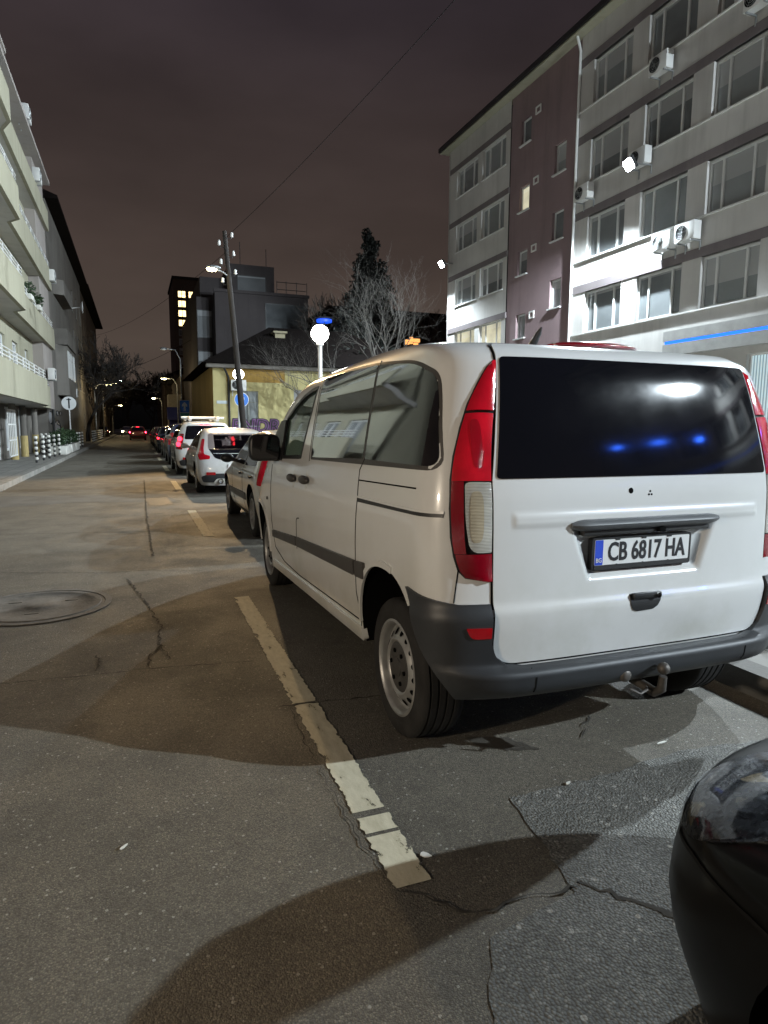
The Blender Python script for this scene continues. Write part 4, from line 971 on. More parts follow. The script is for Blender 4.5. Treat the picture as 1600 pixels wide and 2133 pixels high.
        for y in (2.52, 2.15):
            cp = MB(); conform(cp, fillet([(y+.045, 1.21), (y, 1.29), (y-.045, 1.21), (y, 1.13)], .04), m_, .0022, .004, .03)
            cp.build('handle_cup', M['silver_paint'], V, 40)
            h = MB(); h.ball(m_(y, 1.213, .022), .1, 16, 0, (.26, 1.0, .30)); h.build('door_handle', M['trim'], V, 60)
        q = m_(3.51, 1.003, .002); h = MB(); h.ball(q, .016, 10, 0, (.5, 1, 1)); h.build('side_repeater', M['dark_metal'], V, 60)
        # sail and mirror
        patch('mirror_sail', fillet([(3.50, 1.33), (2.98, 1.335), (3.02, 1.47), (3.10, 1.66), (3.30, 1.655), (3.44, 1.55)], .03), m_, M['black_plastic'], V, .012, .02, .06)
        mi = MB(); bm = bmesh.new(); bmesh.ops.create_uvsphere(bm, u_segments=28, v_segments=16, radius=1)
        for vv in bm.verts:
            c_ = vv.co; p_ = 4.5
            k = (abs(c_.x)**p_+abs(c_.z)**p_+abs(c_.y)**2.2)**(-1/p_) if c_.length > 0 else 1
            yy = c_.y*k; yy = max(yy, -.55)
            vv.co = Vector((sg*1.088+c_.x*k*.125, 3.08+yy*.09, 1.325+c_.z*k*.108))
        mi.addbm(bm, 0); mi.tube([(sg*.93, 3.12, 1.27), (sg*1.0, 3.11, 1.265), (sg*1.06, 3.10, 1.27)], [.06, .055, .05], 10)
        mir = mi.build('side_mirror', M['black_plastic'], V, 50)
        mg = MB(); mg.prism([(sg*1.088+a, 3.028, 1.325+b) for a, b in fillet([(-.105, -.088), (.105, -.088), (.108, .088), (-.10, .09)], .03)], (0, -.003, 0)); mg.build('mirror_glass', M['dark_glass'], mir)
        # tail light: perimeter coordinates from the gate edge outwards
        mp = S.m_per(sg)
        def edge(z): return S.per_at(z, x=interp([(.6, .738), (1.28, .738), (1.785, .668)], z))
        outer = [(.885, .02), (.900, .105), (.931, .135), (.988, .153), (1.065, .166), (1.178, .170), (1.291, .163), (1.384, .150), (1.498, .128), (1.593, .105), (1.68, .068), (1.739, .036), (1.768, .008)]
        def wid(z): return max(.004, interp(outer, z))
        bulge = lambda d, z: .012*math.sin(max(0, min(1, (d-edge(z))/wid(z)))*math.pi)
        def lampoutline(z0, z1, f0=0., f1=1., n=10):
            zs = [z0+(z1-z0)*i/n for i in range(n+1)]
            return [(edge(z)+wid(z)*f0, z) for z in zs]+[(edge(z)+wid(z)*f1, z) for z in zs[::-1]]
        base = MB(); conform(base, [(edge(z)-.012+q_, z) for z, q_ in [(.878, 0), (1.2, 0), (1.5, 0), (1.775, 0)]]+[(edge(z)+wid(z)+.006, z) for z, _ in outer[::-1]], mp, .001, .02, .03)
        tl = base.build('tail_light', M['black_plastic'], V, 40)
        tl['label'] = 'tall wrap-round tail light, red with a clear middle section'
        def sub(name, ol, mat, off=.006):
            q_ = MB(); conform(q_, ol, mp, off, .01, .02, 0, bulge); return q_.build(name, mat, tl, 45)
        sub('upper_red_lens', lampoutline(1.562, 1.765, .03, .98), M['red_lens'])
        sub('middle_red_lens', lampoutline(1.285, 1.55, .03, .98), M['red_lens'])
        sub('outer_red_lens', lampoutline(1.0, 1.283, .70, .985), M['dark_red_lens'])
        sub('lower_red_lens', [(edge(z)+wid(z)*.03, z) for z in (.887, .95, .998)]+[(edge(z)+wid(z)*.97, z) for z in (.998, .985, .96, .93, .905, .889)], M['dark_red_lens'])
        cl = fillet([(edge(1.003)+.006, 1.003), (edge(1.28)+.006, 1.28), (edge(1.28)+wid(1.28)*.68, 1.28), (edge(1.14)+wid(1.14)*.68, 1.14), (edge(1.003)+wid(1.003)*.60, 1.003)], [.005, .005, .02, .08, .05])
        sub('clear_lens', cl, M['clear_lens'])
        for z_, h_, k_, w_, mt in ((1.43, .19, .46, .15, 'mid_red_lens'), (1.145, .20, .40, .16, 'amber_lens')):
            inr = MB(); conform(inr, [(edge(z_)+wid(z_)*(k_+w_*math.copysign(abs(math.cos(q))**.6, math.cos(q))), z_+h_/2*math.copysign(abs(math.sin(q))**.6, math.sin(q))) for q in [2*math.pi*i/28 for i in range(28)]], mp, .0072, .004, .02, 0, bulge)
            inr.build('bulb_reflector', M[mt], tl, 40)
        # white corner piece under the lamp is the body itself; seam lines
        g = MB(); band(g, dens([(S.per_at(.8, x=.886), .80), (S.per_at(.93, x=.87), .935)], .03), mp, .005, .002, .004); g.build('panel_gap', M['gap'], V)
    # windscreen
    patch('windscreen', fillet([(-.66, 1.30), (.66, 1.30), (.58, 1.80), (-.58, 1.80)], .05), S.m_front(), M['clear_glass'], V, -.01, .004, .08)
    # cab interior
    it = MB()
    it.bbox(-.74, .74, 3.1, 3.42, .95, 1.22, .05); it.build('dashboard', M['black_plastic'], V, 40)
    for x in (-.40, .40):
        st = MB(); st.bbox(x-.24, x+.24, 2.30, 2.80, .72, .90, .05); st.bbox(x-.24, x+.24, 2.16, 2.32, .85, 1.36, .06); st.bbox(x-.13, x+.13, 2.17, 2.27, 1.33, 1.56, .05); st.build('seat', M['seat'], V, 50)
    sw = MB(); sw.tube([(-.40+.19*math.cos(q), 2.98+.05*math.sin(q), 1.14+.18*math.sin(q)) for q in [2*math.pi*i/24 for i in range(25)]], .014, 8); sw.tube([(-.58, 2.98, 1.14), (-.22, 2.98, 1.14)], .02); sw.build('steering_wheel', M['black_plastic'], V, 60)
    # tailgate
    mr_ = S.m_rear()
    gate = fillet([(-.735, .80), (-.728, .54), (.728, .54), (.735, .80), (.738, 1.285), (.668, 1.785), (.648, 1.845), (-.648, 1.845), (-.668, 1.785), (-.738, 1.285)], [.02, .10, .10, .02, .02, .02, .03, .03, .02, .02], 8)
    b = MB(); band(b, dens(gate+[gate[0]], .04), mr_, .018, .002, .006); b.build('gate_seal', M['gap'], V)
    def recess(x, z):
        # plate recess: a trapezoid under the grip bar; a pressed rib above it; fold line lower down
        zt, zb = 1.088, .865
        hw = .385-(zt-z)/(zt-zb)*.085
        d = min(hw-abs(x-.002), z-zb) if z < zt else -1
        k = max(0, min(1, (d+.010)/.055)); k = k*k*(3-2*k)
        dz = min(z-1.098, 1.152-z); dx = .655-abs(x); e_ = max(0, min(1, (min(dz, dx)+.004)/.012))
        return -.034*k+.007*e_*e_*(3-2*e_)
    tg = patch('tailgate', gate, mr_, M['white_paint'], V, .007, .02, (.0095, .0105), 60, recess)
    patch('rear_window', fillet([(-.722, 1.292), (.722, 1.292), (.658, 1.778), (-.658, 1.778)], .02), mr_, M['rear_glass'], tg, .0115, .008, .05)
    # grip bar above the plate
    b = MB(); n = 26
    prof = []
    for i in range(n+1):
        x = -.395+.795*i/n; e_ = min(1, min(i, n-i)/2.2+.25); e_ = e_**.5
        zc = 1.098; c_ = mr_(x, zc, .004)
        prof.append([(c_[0], c_[1]-dy*e_, c_[2]+dz*e_) for dy, dz in ((-.03, -.026), (.012, -.027), (.034, -.016), (.040, .0), (.032, .014), (.012, .022), (-.03, .024))])
    k = 7
    b.add([q for r_ in prof for q in r_], [(i*k+j, i*k+(j+1) % k, (i+1)*k+(j+1) % k, (i+1)*k+j) for i in range(n) for j in range(k)]+[list(range(k)), [n*k+j for j in range(k)][::-1]])
    b.build('grip_bar', M['grip'], tg, 45)
    b = MB(); c_ = mr_(0, 1.066, 0); b.bbox(-.33, .35, c_[1]-.012, c_[1]+.03, c_[2]-.017, c_[2]+.008, .006); b.bbox(.05, .085, c_[1]-.03, c_[1]+.0, c_[2]-.014, c_[2]+.006, .004, 1); b.build('plate_lamp_bar', [M['dark_metal'], M['hole']], tg, 40)
    # number plate, tilted with the gate
    pz = .974; pc = Vector(mr_(-.015, pz, -.012)); tilt = R(2.5); rl_ = R(.0)
    ax = Vector((1, 0, 0)); az = Vector((0, math.sin(tilt)*-0.2, 1)).normalized(); ay = Vector((0, -1, 0))
    def pf(u, v_, w_): return (pc+ax*u+az*v_+ay*w_)[:]
    def pbox(mb_, u0, u1, v0, v1, w0, w1, mat=0, r=.006):
        pl = fillet([(u0, v0), (u1, v0), (u1, v1), (u0, v1)], r) if r else [(u0, v0), (u1, v0), (u1, v1), (u0, v1)]
        mb_.prism([pf(u, v_, w0) for u, v_ in pl], tuple(ay*(w1-w0)), mat)
    b = MB(); pbox(b, -.268, .268, -.074, .064, -.01, .017, 0, .012)
    pbox(b, -.255, .255, -.072, -.053, .017, .020, 1, .004)
    npl = b.build('number_plate', [M['black_plastic'], M['dark_metal']], tg)
    b = MB(); pbox(b, -.255, .255, -.052, .056, .017, .0185, 0, .006); pbox(b, -.254, -.213, -.051, .055, .0185, .019, 1, .004)
    text_mesh(b, 'CB 6817 HA', .112, lambda u, v_, w_: pf(u+.022, v_-.001, w_+.0195), .72, 2, bold=.0022)
    text_mesh(b, 'BG', .027, lambda u, v_, w_: pf(u-.2335, v_-.032, w_+.0198), .9, 0)
    for u_ in (-.14, 0, .14): pbox(b, u_-.012, u_+.012, .052, .059, .0187, .021, 3, 0); pbox(b, u_-.004, u_+.004, -.055, -.05, .0187, .0205, 3, 0)
    pl_ = b.build('plate_sheet', [M['plate_white'], M['plate_blue'], M['ink'], M['black_plastic']], V)
    pl_['label'] = 'white registration plate with blue end band reading CB 6817 HA'
    # opening handle, lock, holes left by a missing emblem
    ol = [(-.088, .786), (.062, .786), (.078, .776), (.074, .752), (.060, .728), (.035, .714), (-.055, .711), (-.075, .72), (-.088, .745)]
    b = MB(); conform(b, fillet(ol, .008), mr_, .0105, .02, .02); lt = b.build('gate_handle', M['black_plastic'], tg, 40)
    b = MB(); c0 = Vector(mr_(-.008, .772, .016)); b.bbox(c0.x-.072, c0.x+.078, c0.y-.012, c0.y+.012, c0.z-.012, c0.z+.014, .008, 0); b.lathe([(.012, -.004), (.012, .006), (.008, .007), (.0001, .005)], (c0.x+.055, c0.y-.017, c0.z), 'y', 16, 1)
    b.bbox(c0.x-.07, c0.x+.06, c0.y+.004, c0.y+.012, c0.z-.045, c0.z-.012, .003, 2)
    b.build('handle_grip', [M['black_plastic'], M['chrome'], M['hole']], V, 40)
    b = MB(); conform(b, [(-.09+.0115*math.cos(q), 1.231+.0125*math.sin(q)) for q in [2*math.pi*i/16 for i in range(16)]], mr_, .0085, .004, .05); 
    for dx, dz in ((0, .008), (-.0075, -.0055), (.0075, -.0055)): conform(b, [(.013+dx+.0045*math.cos(q), 1.218+dz+.0045*math.sin(q)) for q in [2*math.pi*i/10 for i in range(10)]], mr_, .0085, .004, .05)
    b.build('emblem_hole', M['hole'], tg)
    # rear bumper: wraps round both corners
    bm_ = MB()
    for sg in (-1, 1):
        mp = S.m_per(sg)
        def P(z, x=None, y=None): return S.per_at(z, x, y)
        zf = .40
        ol = [(0, .532), (P(.532, x=.60), .532), (P(.54, x=.67), .54), (P(.58, x=.72), .58), (P(.64, x=.742), .64), (P(.795, x=.748), .795), (P(.795, x=.87), .795), (P(.81, y=.20), .812), (P(.83, y=.372), .832),
              (P(.79, y=.345), .80), (P(.70, y=.30), .70), (P(.6, y=.245), .60), (P(.5, y=.195), .50), (P(.45, y=.175), .45), (P(zf, y=.165), zf), (0, zf)]
        def off(d, z):
            k = max(0, min(1, (.545-z)/.03)); k = k*k*(3-2*k)
            far = P(z, y=.20); e_ = max(0, min(1, (far-d)/.25))
            low = max(0, (.47-z)/.07); top = max(0, min(1, (.77-z)/.03))
            return (.014+.010*top+.055*k*e_-.045*low*low*e_)
        conform(bm_, ol, mp, 0, .03, (.05, .014), 0, off)
    rb = bm_.build('rear_bumper', M['bumper'], V, 50, weld=True)
    for sg in (-1, 1):
        mp = S.m_per(sg)
        patch('bumper_reflector', fillet([(S.per_at(.7, x=.748), .708), (S.per_at(.7, x=.845), .708), (S.per_at(.7, x=.825), .664), (S.per_at(.66, x=.748), .664)], [.004, .004, .03, .004]), mp, M['reflector'], rb, .027, .01, .03)
        b = MB(); band(b, dens([(S.per_at(.53, x=.575), .531), (S.per_at(.5, x=.565), .50), (S.per_at(.45, x=.565), .43)], .02), lambda d, z, o, mp=mp: mp(d, z, o+(.014+.010+.055*(1 if z < .515 else max(0, (.545-z)/.03)**2*(3-2*max(0, (.545-z)/.03)))-.045*max(0, (.47-z)/.07)**2)), .006, .002, .004); b.build('bumper_seam', M['gap'], rb)
    # tow bar
    b = MB(); b.tube([(.02, .35, .40), (.03, .12, .36), (.04, .0, .345), (.045, -.03, .37), (.045, -.035, .43)], [.022, .022, .022, .02, .017], 12); b.ball((.045, -.035, .465), .027, 16)
    b.bbox(-.12, .16, .30, .36, .36, .42, .01); b.tube([(-.1, -.0, .38), (-.06, -.02, .36), (-.02, -.015, .37), (.02, .03, .36)], .006, 6); b.ball((-.12, .01, .44), .03, 10, 0, (1, .6, 1))
    b.build('tow_bar', M['tow_steel'], V, 50)
    # underside, sills, wheels
    b = MB(); b.bbox(-.55, .55, .45, 4.3, .30, .42, .03); b.tube([(-.75, RW, .335), (.75, RW, .335)], .05, 10); b.tube([(-.75, FW, .335), (.75, FW, .335)], .05, 10); b.build('underbody', M['hole'], V)
    for sg in (-1, 1):
        ms = S.m_side(sg); b = MB(); conform(b, fillet([(1.02, .405), (3.50, .405), (3.42, .475), (1.03, .478)], .02), ms, .012, .03, (.1, .02)); b.build('sill', M['white_paint'], V, 50)
        for (cy, cz, ry, rz) in ((RW-.03, .435+.037*RW, .37, .405), (FW+.02, .40+.037*FW, .41, .40)):
            pts = []; b = MB()
            for j in range(0, 33):
                q = R(-14)+R(208)*j/32; c, s_ = math.cos(q), math.sin(q)
                pts.append((cy+(ry+.012)*math.copysign(abs(c)**(2/2.3), c), cz+(rz+.012)*math.copysign(abs(s_)**(2/2.3), s_)))
            if cy < 2: pts = [p_ for p_ in pts if p_[0] > cy-.13 and p_[1] > .50]
            else: pts = [p_ for p_ in pts if p_[1] > .50]
            band(b, pts, ms, .03, .010, .012)
            b.build('wheel_arch_lip', M['white_paint'], V, 60)
        for y in (RW, FW): wheel(V, sg*.80, y, .335, .335, .22, sg, 'steel', .225, R(4))
    # high brake light on the roof edge, aerial
    b = MB(); b.ball((-.01, .47, 1.868), 1, 20, 0, (.25, .10, .022)); hb = b.build('high_brake_light', M['dark_red_lens'], V, 60)
    b = MB(); b.tube([(-.14, .78, 1.90), (-.14, .72, 1.96), (-.14, .70, 1.985)], [.022, .014, .004], 8); b.build('aerial', M['black_plastic'], V, 60)
    g = MB(); 
    return V
M['amber_lens'] = lens('amber_bulb', (.47, .40, .28), ribs=55); M['mid_red_lens'] = lens('mid_red_lens', (.44, .005, .016), ribs=90)
van = build_van()
# ------------------------------------------------------------------ other cars
def car(label, cat, x, y, rz, L=4.0, hw=.86, H=1.46, pnt='silver_paint', style='hatch', lit=False, wheels='multi', detail=True, extra=None, group=None, plate=True, name='parked_car', boxy=False):
    k = H/1.46; w = hw/.865; Z = lambda t: [(a*k, b) for a, b in t]
    top = dict(hatch=dict(r=[(.2, .10), (.35, .02), (.55, 0), (.75, .04), (.9, .09), (1.0, .16), (1.2, .36), (1.35, .55), (1.40, .70), (1.43, 1.0)], ft=0),
               coupe=dict(r=[(.2, .10), (.35, .02), (.55, 0), (.75, .05), (.9, .12), (1.0, .30), (1.1, .50), (1.25, .80), (1.36, 1.05), (1.40, 1.25), (1.43, 1.55)], ft=0),
               suv=dict(r=[(.2, .12), (.35, .03), (.55, 0), (.75, .03), (.9, .06), (1.0, .09), (1.2, .20), (1.35, .33), (1.40, .42), (1.43, .75)], ft=.15),
               sedan=dict(r=[(.2, .10), (.35, .02), (.6, 0), (.80, .03), (.90, .12), (.95, .50), (1.0, .62), (1.2, .92), (1.35, 1.2), (1.40, 1.4), (1.43, 1.7)], ft=0))[style]
    W = Z([(.2, .76*w), (.3, .82*w), (.5, .855*w), (.7, .865*w), (.86, .855*w), (.93, .83*w), (1.0, .80*w), (1.2, .72*w), (1.34, .645*w), (1.40, .59*w), (1.43, .52*w)])
    t_ = top['ft']
    F = Z([(.2, L-.14), (.4, L), (.55, L-.01), (.66, L-.06), (.73, L-.22), (.80, L-.55), (.87, L-.88+t_), (.93, L-1.05+t_), (1.0, L-1.2+t_), (1.2, L-1.58+t_), (1.34, L-1.88+t_), (1.40, L-2.1+t_), (1.43, L-2.35+t_)])
    if boxy: W = [(a, max(b, .80*w) if a < .4*k else b) for a, b in W]; F = [(a, b+(.10 if a < .25*k else .02 if a < .5*k else 0)) for a, b in F]
    S = Shell(W, Z(top['r']), F, [(0, .42), (.9*k, .42), (1.5*k, .35)], [(0, .75), (.8*k, .7), (.95*k, .5), (1.5*k, .4)], 3.6, 2.7, .2*k, 1.43*k, .035*k, 0)
    V = empty(name, (x, y, 0), rz); tag(V, label, cat, group)
    rows = [.2, .25, .3, .36, .43, .5, .57, .63, .68, .72, .75, .78, .81, .84, .87, .90, .93, .96, 1.0, 1.05, 1.1, 1.16, 1.22, 1.27, 1.31, 1.34, 1.365, 1.385, 1.40, 1.412, 1.422, 1.43]
    if boxy: rows = sorted(set(rows+[round(.60+.01*i, 3) for i in range(40)]))
    v, f = S.mesh([a*k for a in rows], 12, 40, 44 if boxy else 14, 6)
    mb = MB(); mb.add(v, f, 0); body = mb.build('body', [M[pnt], M['hole']], V, 32, weld=True)
    R0 = .31*(1+.5*(k-1)); yr = .17*L+.05; yf = L-.21*L
    cut = []
    for sg in (-1, 1):
        a, b = (-1.3, -hw+.27) if sg < 0 else (hw-.27, 1.3)
        for yy in (yr, yf): cut.append(arch_cutter(yy, R0+.03, R0+.065, R0+.07, a, b, 2.1))
    if style == 'coupe':
        c = MB(); c.prism([(-.50, -.5, .99*k), (.50, -.5, .99*k), (.46, -.5, 1.29*k), (-.46, -.5, 1.29*k)], (0, L+1, 0), 1); cut.append(c.build('cutter', [M['hole']]*2))
    for c in cut: c.parent = V
    bpy.context.view_layer.update(); boolean(body, cut)
    for sg in (-1, 1):
        for yy in (yr, yf): wheel(V, sg*(hw-.12), yy, R0, R0, .19, sg, wheels, R0*.66, random.uniform(0, 1))
    yb = interp(Z(top['r']), 1.0*k)
    # glass house
    for sg in (-1, 1):
        m_ = S.m_side(sg); zl, zh = .945*k, 1.345*k
        fb = lambda z: interp(F, z)-.42; rb = lambda z: interp(Z(top['r']), z)+.34
        mid = (fb(zl)+rb(zl))/2-.12; mid = max(mid, rb(zl)+.7)
        patch('side_window', fillet([(mid+.05, zl), (fb(zl)-.12, zl), (fb(1.2*k), 1.2*k), (fb(zh), zh), (mid+.0, zh)], [.03, .03, .05, .05, .03]), m_, M['dark_glass'], V, .003, .006, .1)
        patch('side_window', fillet([(rb(zl)+.05, zl+.02), (mid-.03, zl), (mid-.07, zh), (rb(zh)+.04, zh), (rb(1.2*k), 1.2*k)], [.03, .03, .03, .08, .04]), m_, M['dark_glass'], V, .003, .006, .1)
        if detail:
            g = MB(); band(g, dens([(mid, 1.36*k), (mid+.02, .94*k), (mid+.02, .5*k), (mid-.05, .28*k)], .06), m_, .008, .002, .004); band(g, dens([(mid+1.05, .90*k), (mid+1.08, .5*k), (mid+1.0, .28*k), (mid-.5, .27*k)], .06), m_, .008, .002, .004); g.build('panel_gap', M['gap'], V)
            for yy in (mid+.15, mid-.72):
                h = MB(); h.ball(m_(yy, .82*k, .02), .1, 12, 0, (.22, .9, .2)); h.build('door_handle', M['black_plastic'] if pnt == 'silver_paint' else M[pnt], V, 60)
            patch('side_moulding', fillet([(yr+R0+.12, .46*k), (yf-R0-.14, .44*k), (yf-R0-.14, .53*k), (yr+R0+.12, .56*k)], .01), m_, M['trim'], V, .012, .015, (.15, .05))
        mi = MB(); q = m_(fb(zl)-.18, .97*k, 0); mi.ball((q[0]+sg*.13, q[1]+.02, q[2]+.03), .1, 14, 0, (1.05, .55, .72)); mi.tube([q, (q[0]+sg*.1, q[1], q[2]+.01)], .03, 8); mi.build('side_mirror', M['black_plastic'] if pnt in ('silver_paint',) else M[pnt], V, 60)
        mp = S.m_per(sg)
        # tail lights
        zt0, zt1 = (.72*k, .93*k) if style in ('hatch', 'sedan') else ((.70*k, 1.12*k) if style == 'suv' else (.78*k, 1.22*k))
        e0 = lambda z: S.per_at(z, x=interp(W, z)*(.80 if style != 'coupe' else .84)); wdt = .26 if style != 'coupe' else .24
        if style == 'coupe': ol = [(e0(.76*k)-.14, .78*k), (e0(.78*k)+.10, .76*k), (e0(.86*k)+.16, .86*k), (e0(1.05*k)+.14, 1.05*k), (e0(1.2*k)+.12, 1.2*k), (e0(1.2*k)+.03, 1.2*k), (e0(1.0*k)+.03, 1.0*k), (e0(.9*k), .88*k), (e0(.86*k)-.14, .85*k)]
        elif style == 'hatch' and pnt == 'silver_paint': ol = [(e0(.72*k)+.02, .72*k), (e0(.72*k)+.24, .74*k), (e0(1.0*k)+.20, 1.0*k), (e0(1.18*k)+.12, 1.18*k), (e0(1.18*k)+.05, 1.18*k), (e0(.95*k)+.05, .95*k)]
        else: ol = [(e0(zt0), zt0), (e0(zt0)+wdt, zt0+.02), (e0(zt1)+wdt*.9, zt1), (e0(zt1)+.02, zt1)]
        patch('tail_light', fillet(ol, .03), mp, M['red_lens'] if not lit else M['dark_red_lens'], V, .006, .012, .05)
        if lit:
            zc = [.98*k, .84*k] if style == 'suv' else [(zt0+zt1)/2]
            for z in zc:
                b = MB(); conform(b, [(e0(z)+.12+.085*math.cos(q), z+.07*math.sin(q)) for q in [2*math.pi*i/16 for i in range(16)]], mp, .012, .008, .05); b.build('lit_tail_lamp', M['red_glow'], V, 60)
        # headlights
        Lh = lambda z, yy: S.per_at(z, y=yy)
        zf0, zf1 = .56*k, .70*k
        patch('headlight', fillet([(Lh(zf0, interp(F, zf0)-.10), zf0), (Lh(zf0, interp(F, zf0)-.42), zf0+.05), (Lh(zf1, interp(F, zf1)-.50), zf1+.02), (Lh(zf1, interp(F, zf1)-.12), zf1)], .03), mp, M['white_lens'], V, .006, .012, .05)
    mr_ = S.m_rear(); mf_ = S.m_front(); zb, zt = (.97*k, 1.33*k); 
    if style == 'coupe':
        patch('rear_window', fillet([(-.60*w, .99*k), (.60*w, .99*k), (.60*w, 1.04*k), (.54*w, 1.32*k), (-.54*w, 1.32*k), (-.60*w, 1.04*k)], [.01, .01, .03, .06, .06, .03]), mr_, M['tint_glass'], V, .005, .006, .06)
        patch('tailgate_panel', fillet([(-.50*w, .80*k), (-.30*w, .74*k), (.30*w, .74*k), (.50*w, .80*k), (.60*w, .985*k), (-.60*w, .985*k)], [.05, .06, .06, .05, .01, .01]), mr_, M['dark_glass'], V, .005, .008, .06)
        for sx in (-.36, .36):
            st = MB(); st.bbox(sx-.2, sx+.2, 1.75, 1.9, .9*k, 1.16*k, .04); st.build('seat', M['seat'], V, 50)
    else: patch('rear_window', fillet([(-.62*w, zb), (.62*w, zb), (.53*w, zt), (-.53*w, zt)], .06), mr_, M['dark_glass'], V, .004, .008, .06)
    patch('windscreen', fillet([(-.66*w, .95*k), (.66*w, .95*k), (.54*w, 1.34*k), (-.54*w, 1.34*k)], .06), mf_, M['tint_glass' if style == 'coupe' else 'dark_glass'], V, .003, .006, .08)
    low = [(a*w, b*k) for a, b in ((-.74, .28), (.74, .28), (.78, .40), (.60, .47), (-.60, .47), (-.78, .40))]
    patch('rear_bumper', fillet(low, .04), mr_, M['bumper'], V, .012, .02, .06)
    if detail:
        for sg in (-1, 1): patch('bumper_reflector', fillet([(sg*.50*w, .44*k), (sg*.68*w, .44*k), (sg*.68*w, .50*k), (sg*.50*w, .50*k)], .01), mr_, M['reflector'], V, .018, .012, .05)
        b = MB(); b.bbox(-.26, .26, S.rear(0, .6*k)-.025, S.rear(0, .6*k)+.01, .56*k, .56*k+.11, .006); b.build('number_plate', M['plate_white'] if plate else M['dark_metal'], V)
        if style == 'coupe':
            patch('skid_plate', fillet([(-.55*w, .26*k), (.55*w, .26*k), (.48*w, .36*k), (-.48*w, .36*k)], .04), mr_, M['silver_paint'], V, .02, .015, .06)
            for sg in (-1, 1):
                b = MB(); yy = S.rear(.4, .3*k); b.lathe([(.055, -.05), (.055, .1), (.045, .1), (.045, -.05)], (sg*.42, yy, .30*k), 'y', 16, 0, True); b.lathe([(.045, .02), (.001, .02)], (sg*.42, yy, .30*k), 'y', 16, 1); b.build('exhaust_pipe', [M['chrome'], M['hole']], V, 50)
    if lit:
        b = MB(); yy = S.rear(0, 1.37*k); b.bbox(-.16, .16, yy-.03, yy+.02, 1.36*k, 1.385*k, .005); b.build('high_brake_light', M['red_glow'], V)
    b = MB(); b.box(-hw+.3, hw-.3, .5, L-.5, .16, .3*k); b.build('underbody', M['hole'], V)
    return V, S
car2, _ = car('silver hatchback with black mirrors parked just ahead of the white van', 'car', 2.28, 8.05, 0, 4.05, .87, 1.46, 'silver_paint', 'hatch')
car3, S3 = car('pearl white crossover with a sloping dark rear window and unlit boomerang tail lights', 'car', 2.12, 14.45, 0, 4.37, .91, 1.47, 'pearl_paint', 'coupe', wheels='five')
suv, S4 = car('white estate car with lit brake lights and a white roof rack', 'car', 2.02, 20.3, 0, 4.5, .92, 1.66, 'white_paint', 'suv', True, wheels='five')
for sx in (-.45, .38):
    mb = MB(); 
    mb.tube([(sx, .55, 1.69), (sx, .65, 1.735), (sx, 2.5, 1.76), (sx, 2.65, 1.72)], [.05, .055, .055, .05], 10); mb.build('roof_bar', M['white_metal'], suv, 50)
mb = MB(); mb.tube([(-.62, .95, 1.76), (.62, .95, 1.76)], .035, 8); mb.build('roof_rack', M['white_metal'], suv, 50)
mb = MB(); mb.tube([(-.62, 1.9, 1.78), (.62, 1.9, 1.78)], .035, 8); mb.build('roof_rack', M['white_metal'], suv, 50)
car('dark blue estate car parked beyond the white estate car', 'car', 2.0, 26.0, 0, 4.3, .88, 1.62, 'blue_paint', 'suv', detail=False)
car('dark grey saloon with shiny flanks fourth in the row beyond the van', 'car', 2.05, 31.6, 0, 4.4, .88, 1.45, 'grey_paint', 'sedan', detail=False)
car('black car with one lit red tail light further along the kerb', 'car', 1.95, 38.0, 0, 4.3, .88, 1.5, 'black_paint', 'hatch', True, detail=False)
for i, (yy, pn, lb) in enumerate(((44, 'grey_paint', 'dark car behind the kiosk sign, seventh in the kerbside row'), (50.5, 'red_paint', 'small dark red car far along the kerbside row'), (57, 'black_paint', 'last black car of the kerbside row'))):
    car(lb, 'car', 2.0, yy, 0, 4.2, .87, 1.46, pn, 'hatch' if i != 1 else 'sedan', False, detail=False)
car('distant car with glowing red tail lights in the middle of the road', 'car', .2, 74, 0, 4.2, .87, 1.5, 'red_paint', 'hatch', True, detail=False, name='moving_car')
car('more distant car with red lights under the far street lamps', 'car', .1, 108, 0, 4.2, .87, 1.5, 'black_paint', 'hatch', True, detail=False, name='moving_car')
car('white car facing the street with a dark windscreen, behind the silver hatchback', 'car', 6.05, 21.5, math.pi, 4.3, .9, 1.55, 'white_paint', 'suv', detail=False)
car('dark parked car beyond the far left bollards', 'car', -4.0, 88, 0, 4.2, .87, 1.46, 'black_paint', 'hatch', False, detail=False)
for c_ in list(bpy.data.objects):
    if c_.name.startswith('lit_tail_lamp') and c_.parent.name.startswith('moving_car'): c_.data = c_.data.copy(); c_.data.materials[0] = glow('far_red_lamp', (1., .02, .05), 40)
M['black_paint_blurred'] = paint('dusty_black_car_paint', (.0035, .0035, .0038), .4, 0, .28, .0)
M['black_paint_blurred'].node_tree.nodes['Principled BSDF'].inputs['Specular IOR Level'].default_value = .06
for n_ in M['black_paint_blurred'].node_tree.nodes:
    if n_.type == 'MAP_RANGE' and abs(n_.inputs[4].default_value-.16) < 1e-4: n_.inputs[3].default_value = .12; n_.inputs[4].default_value = .22
# black car, only its front corner in the frame
bc, Sb = car('glossy black car at the lower right corner with a clear headlight', 'car', 1.875, -2.98, 0, 4.25, .90, 1.42, 'black_paint_blurred', 'hatch', wheels='five', boxy=True)
for o in [c for c in bc.children if c.name.startswith('headlight')]: bpy.data.objects.remove(o)

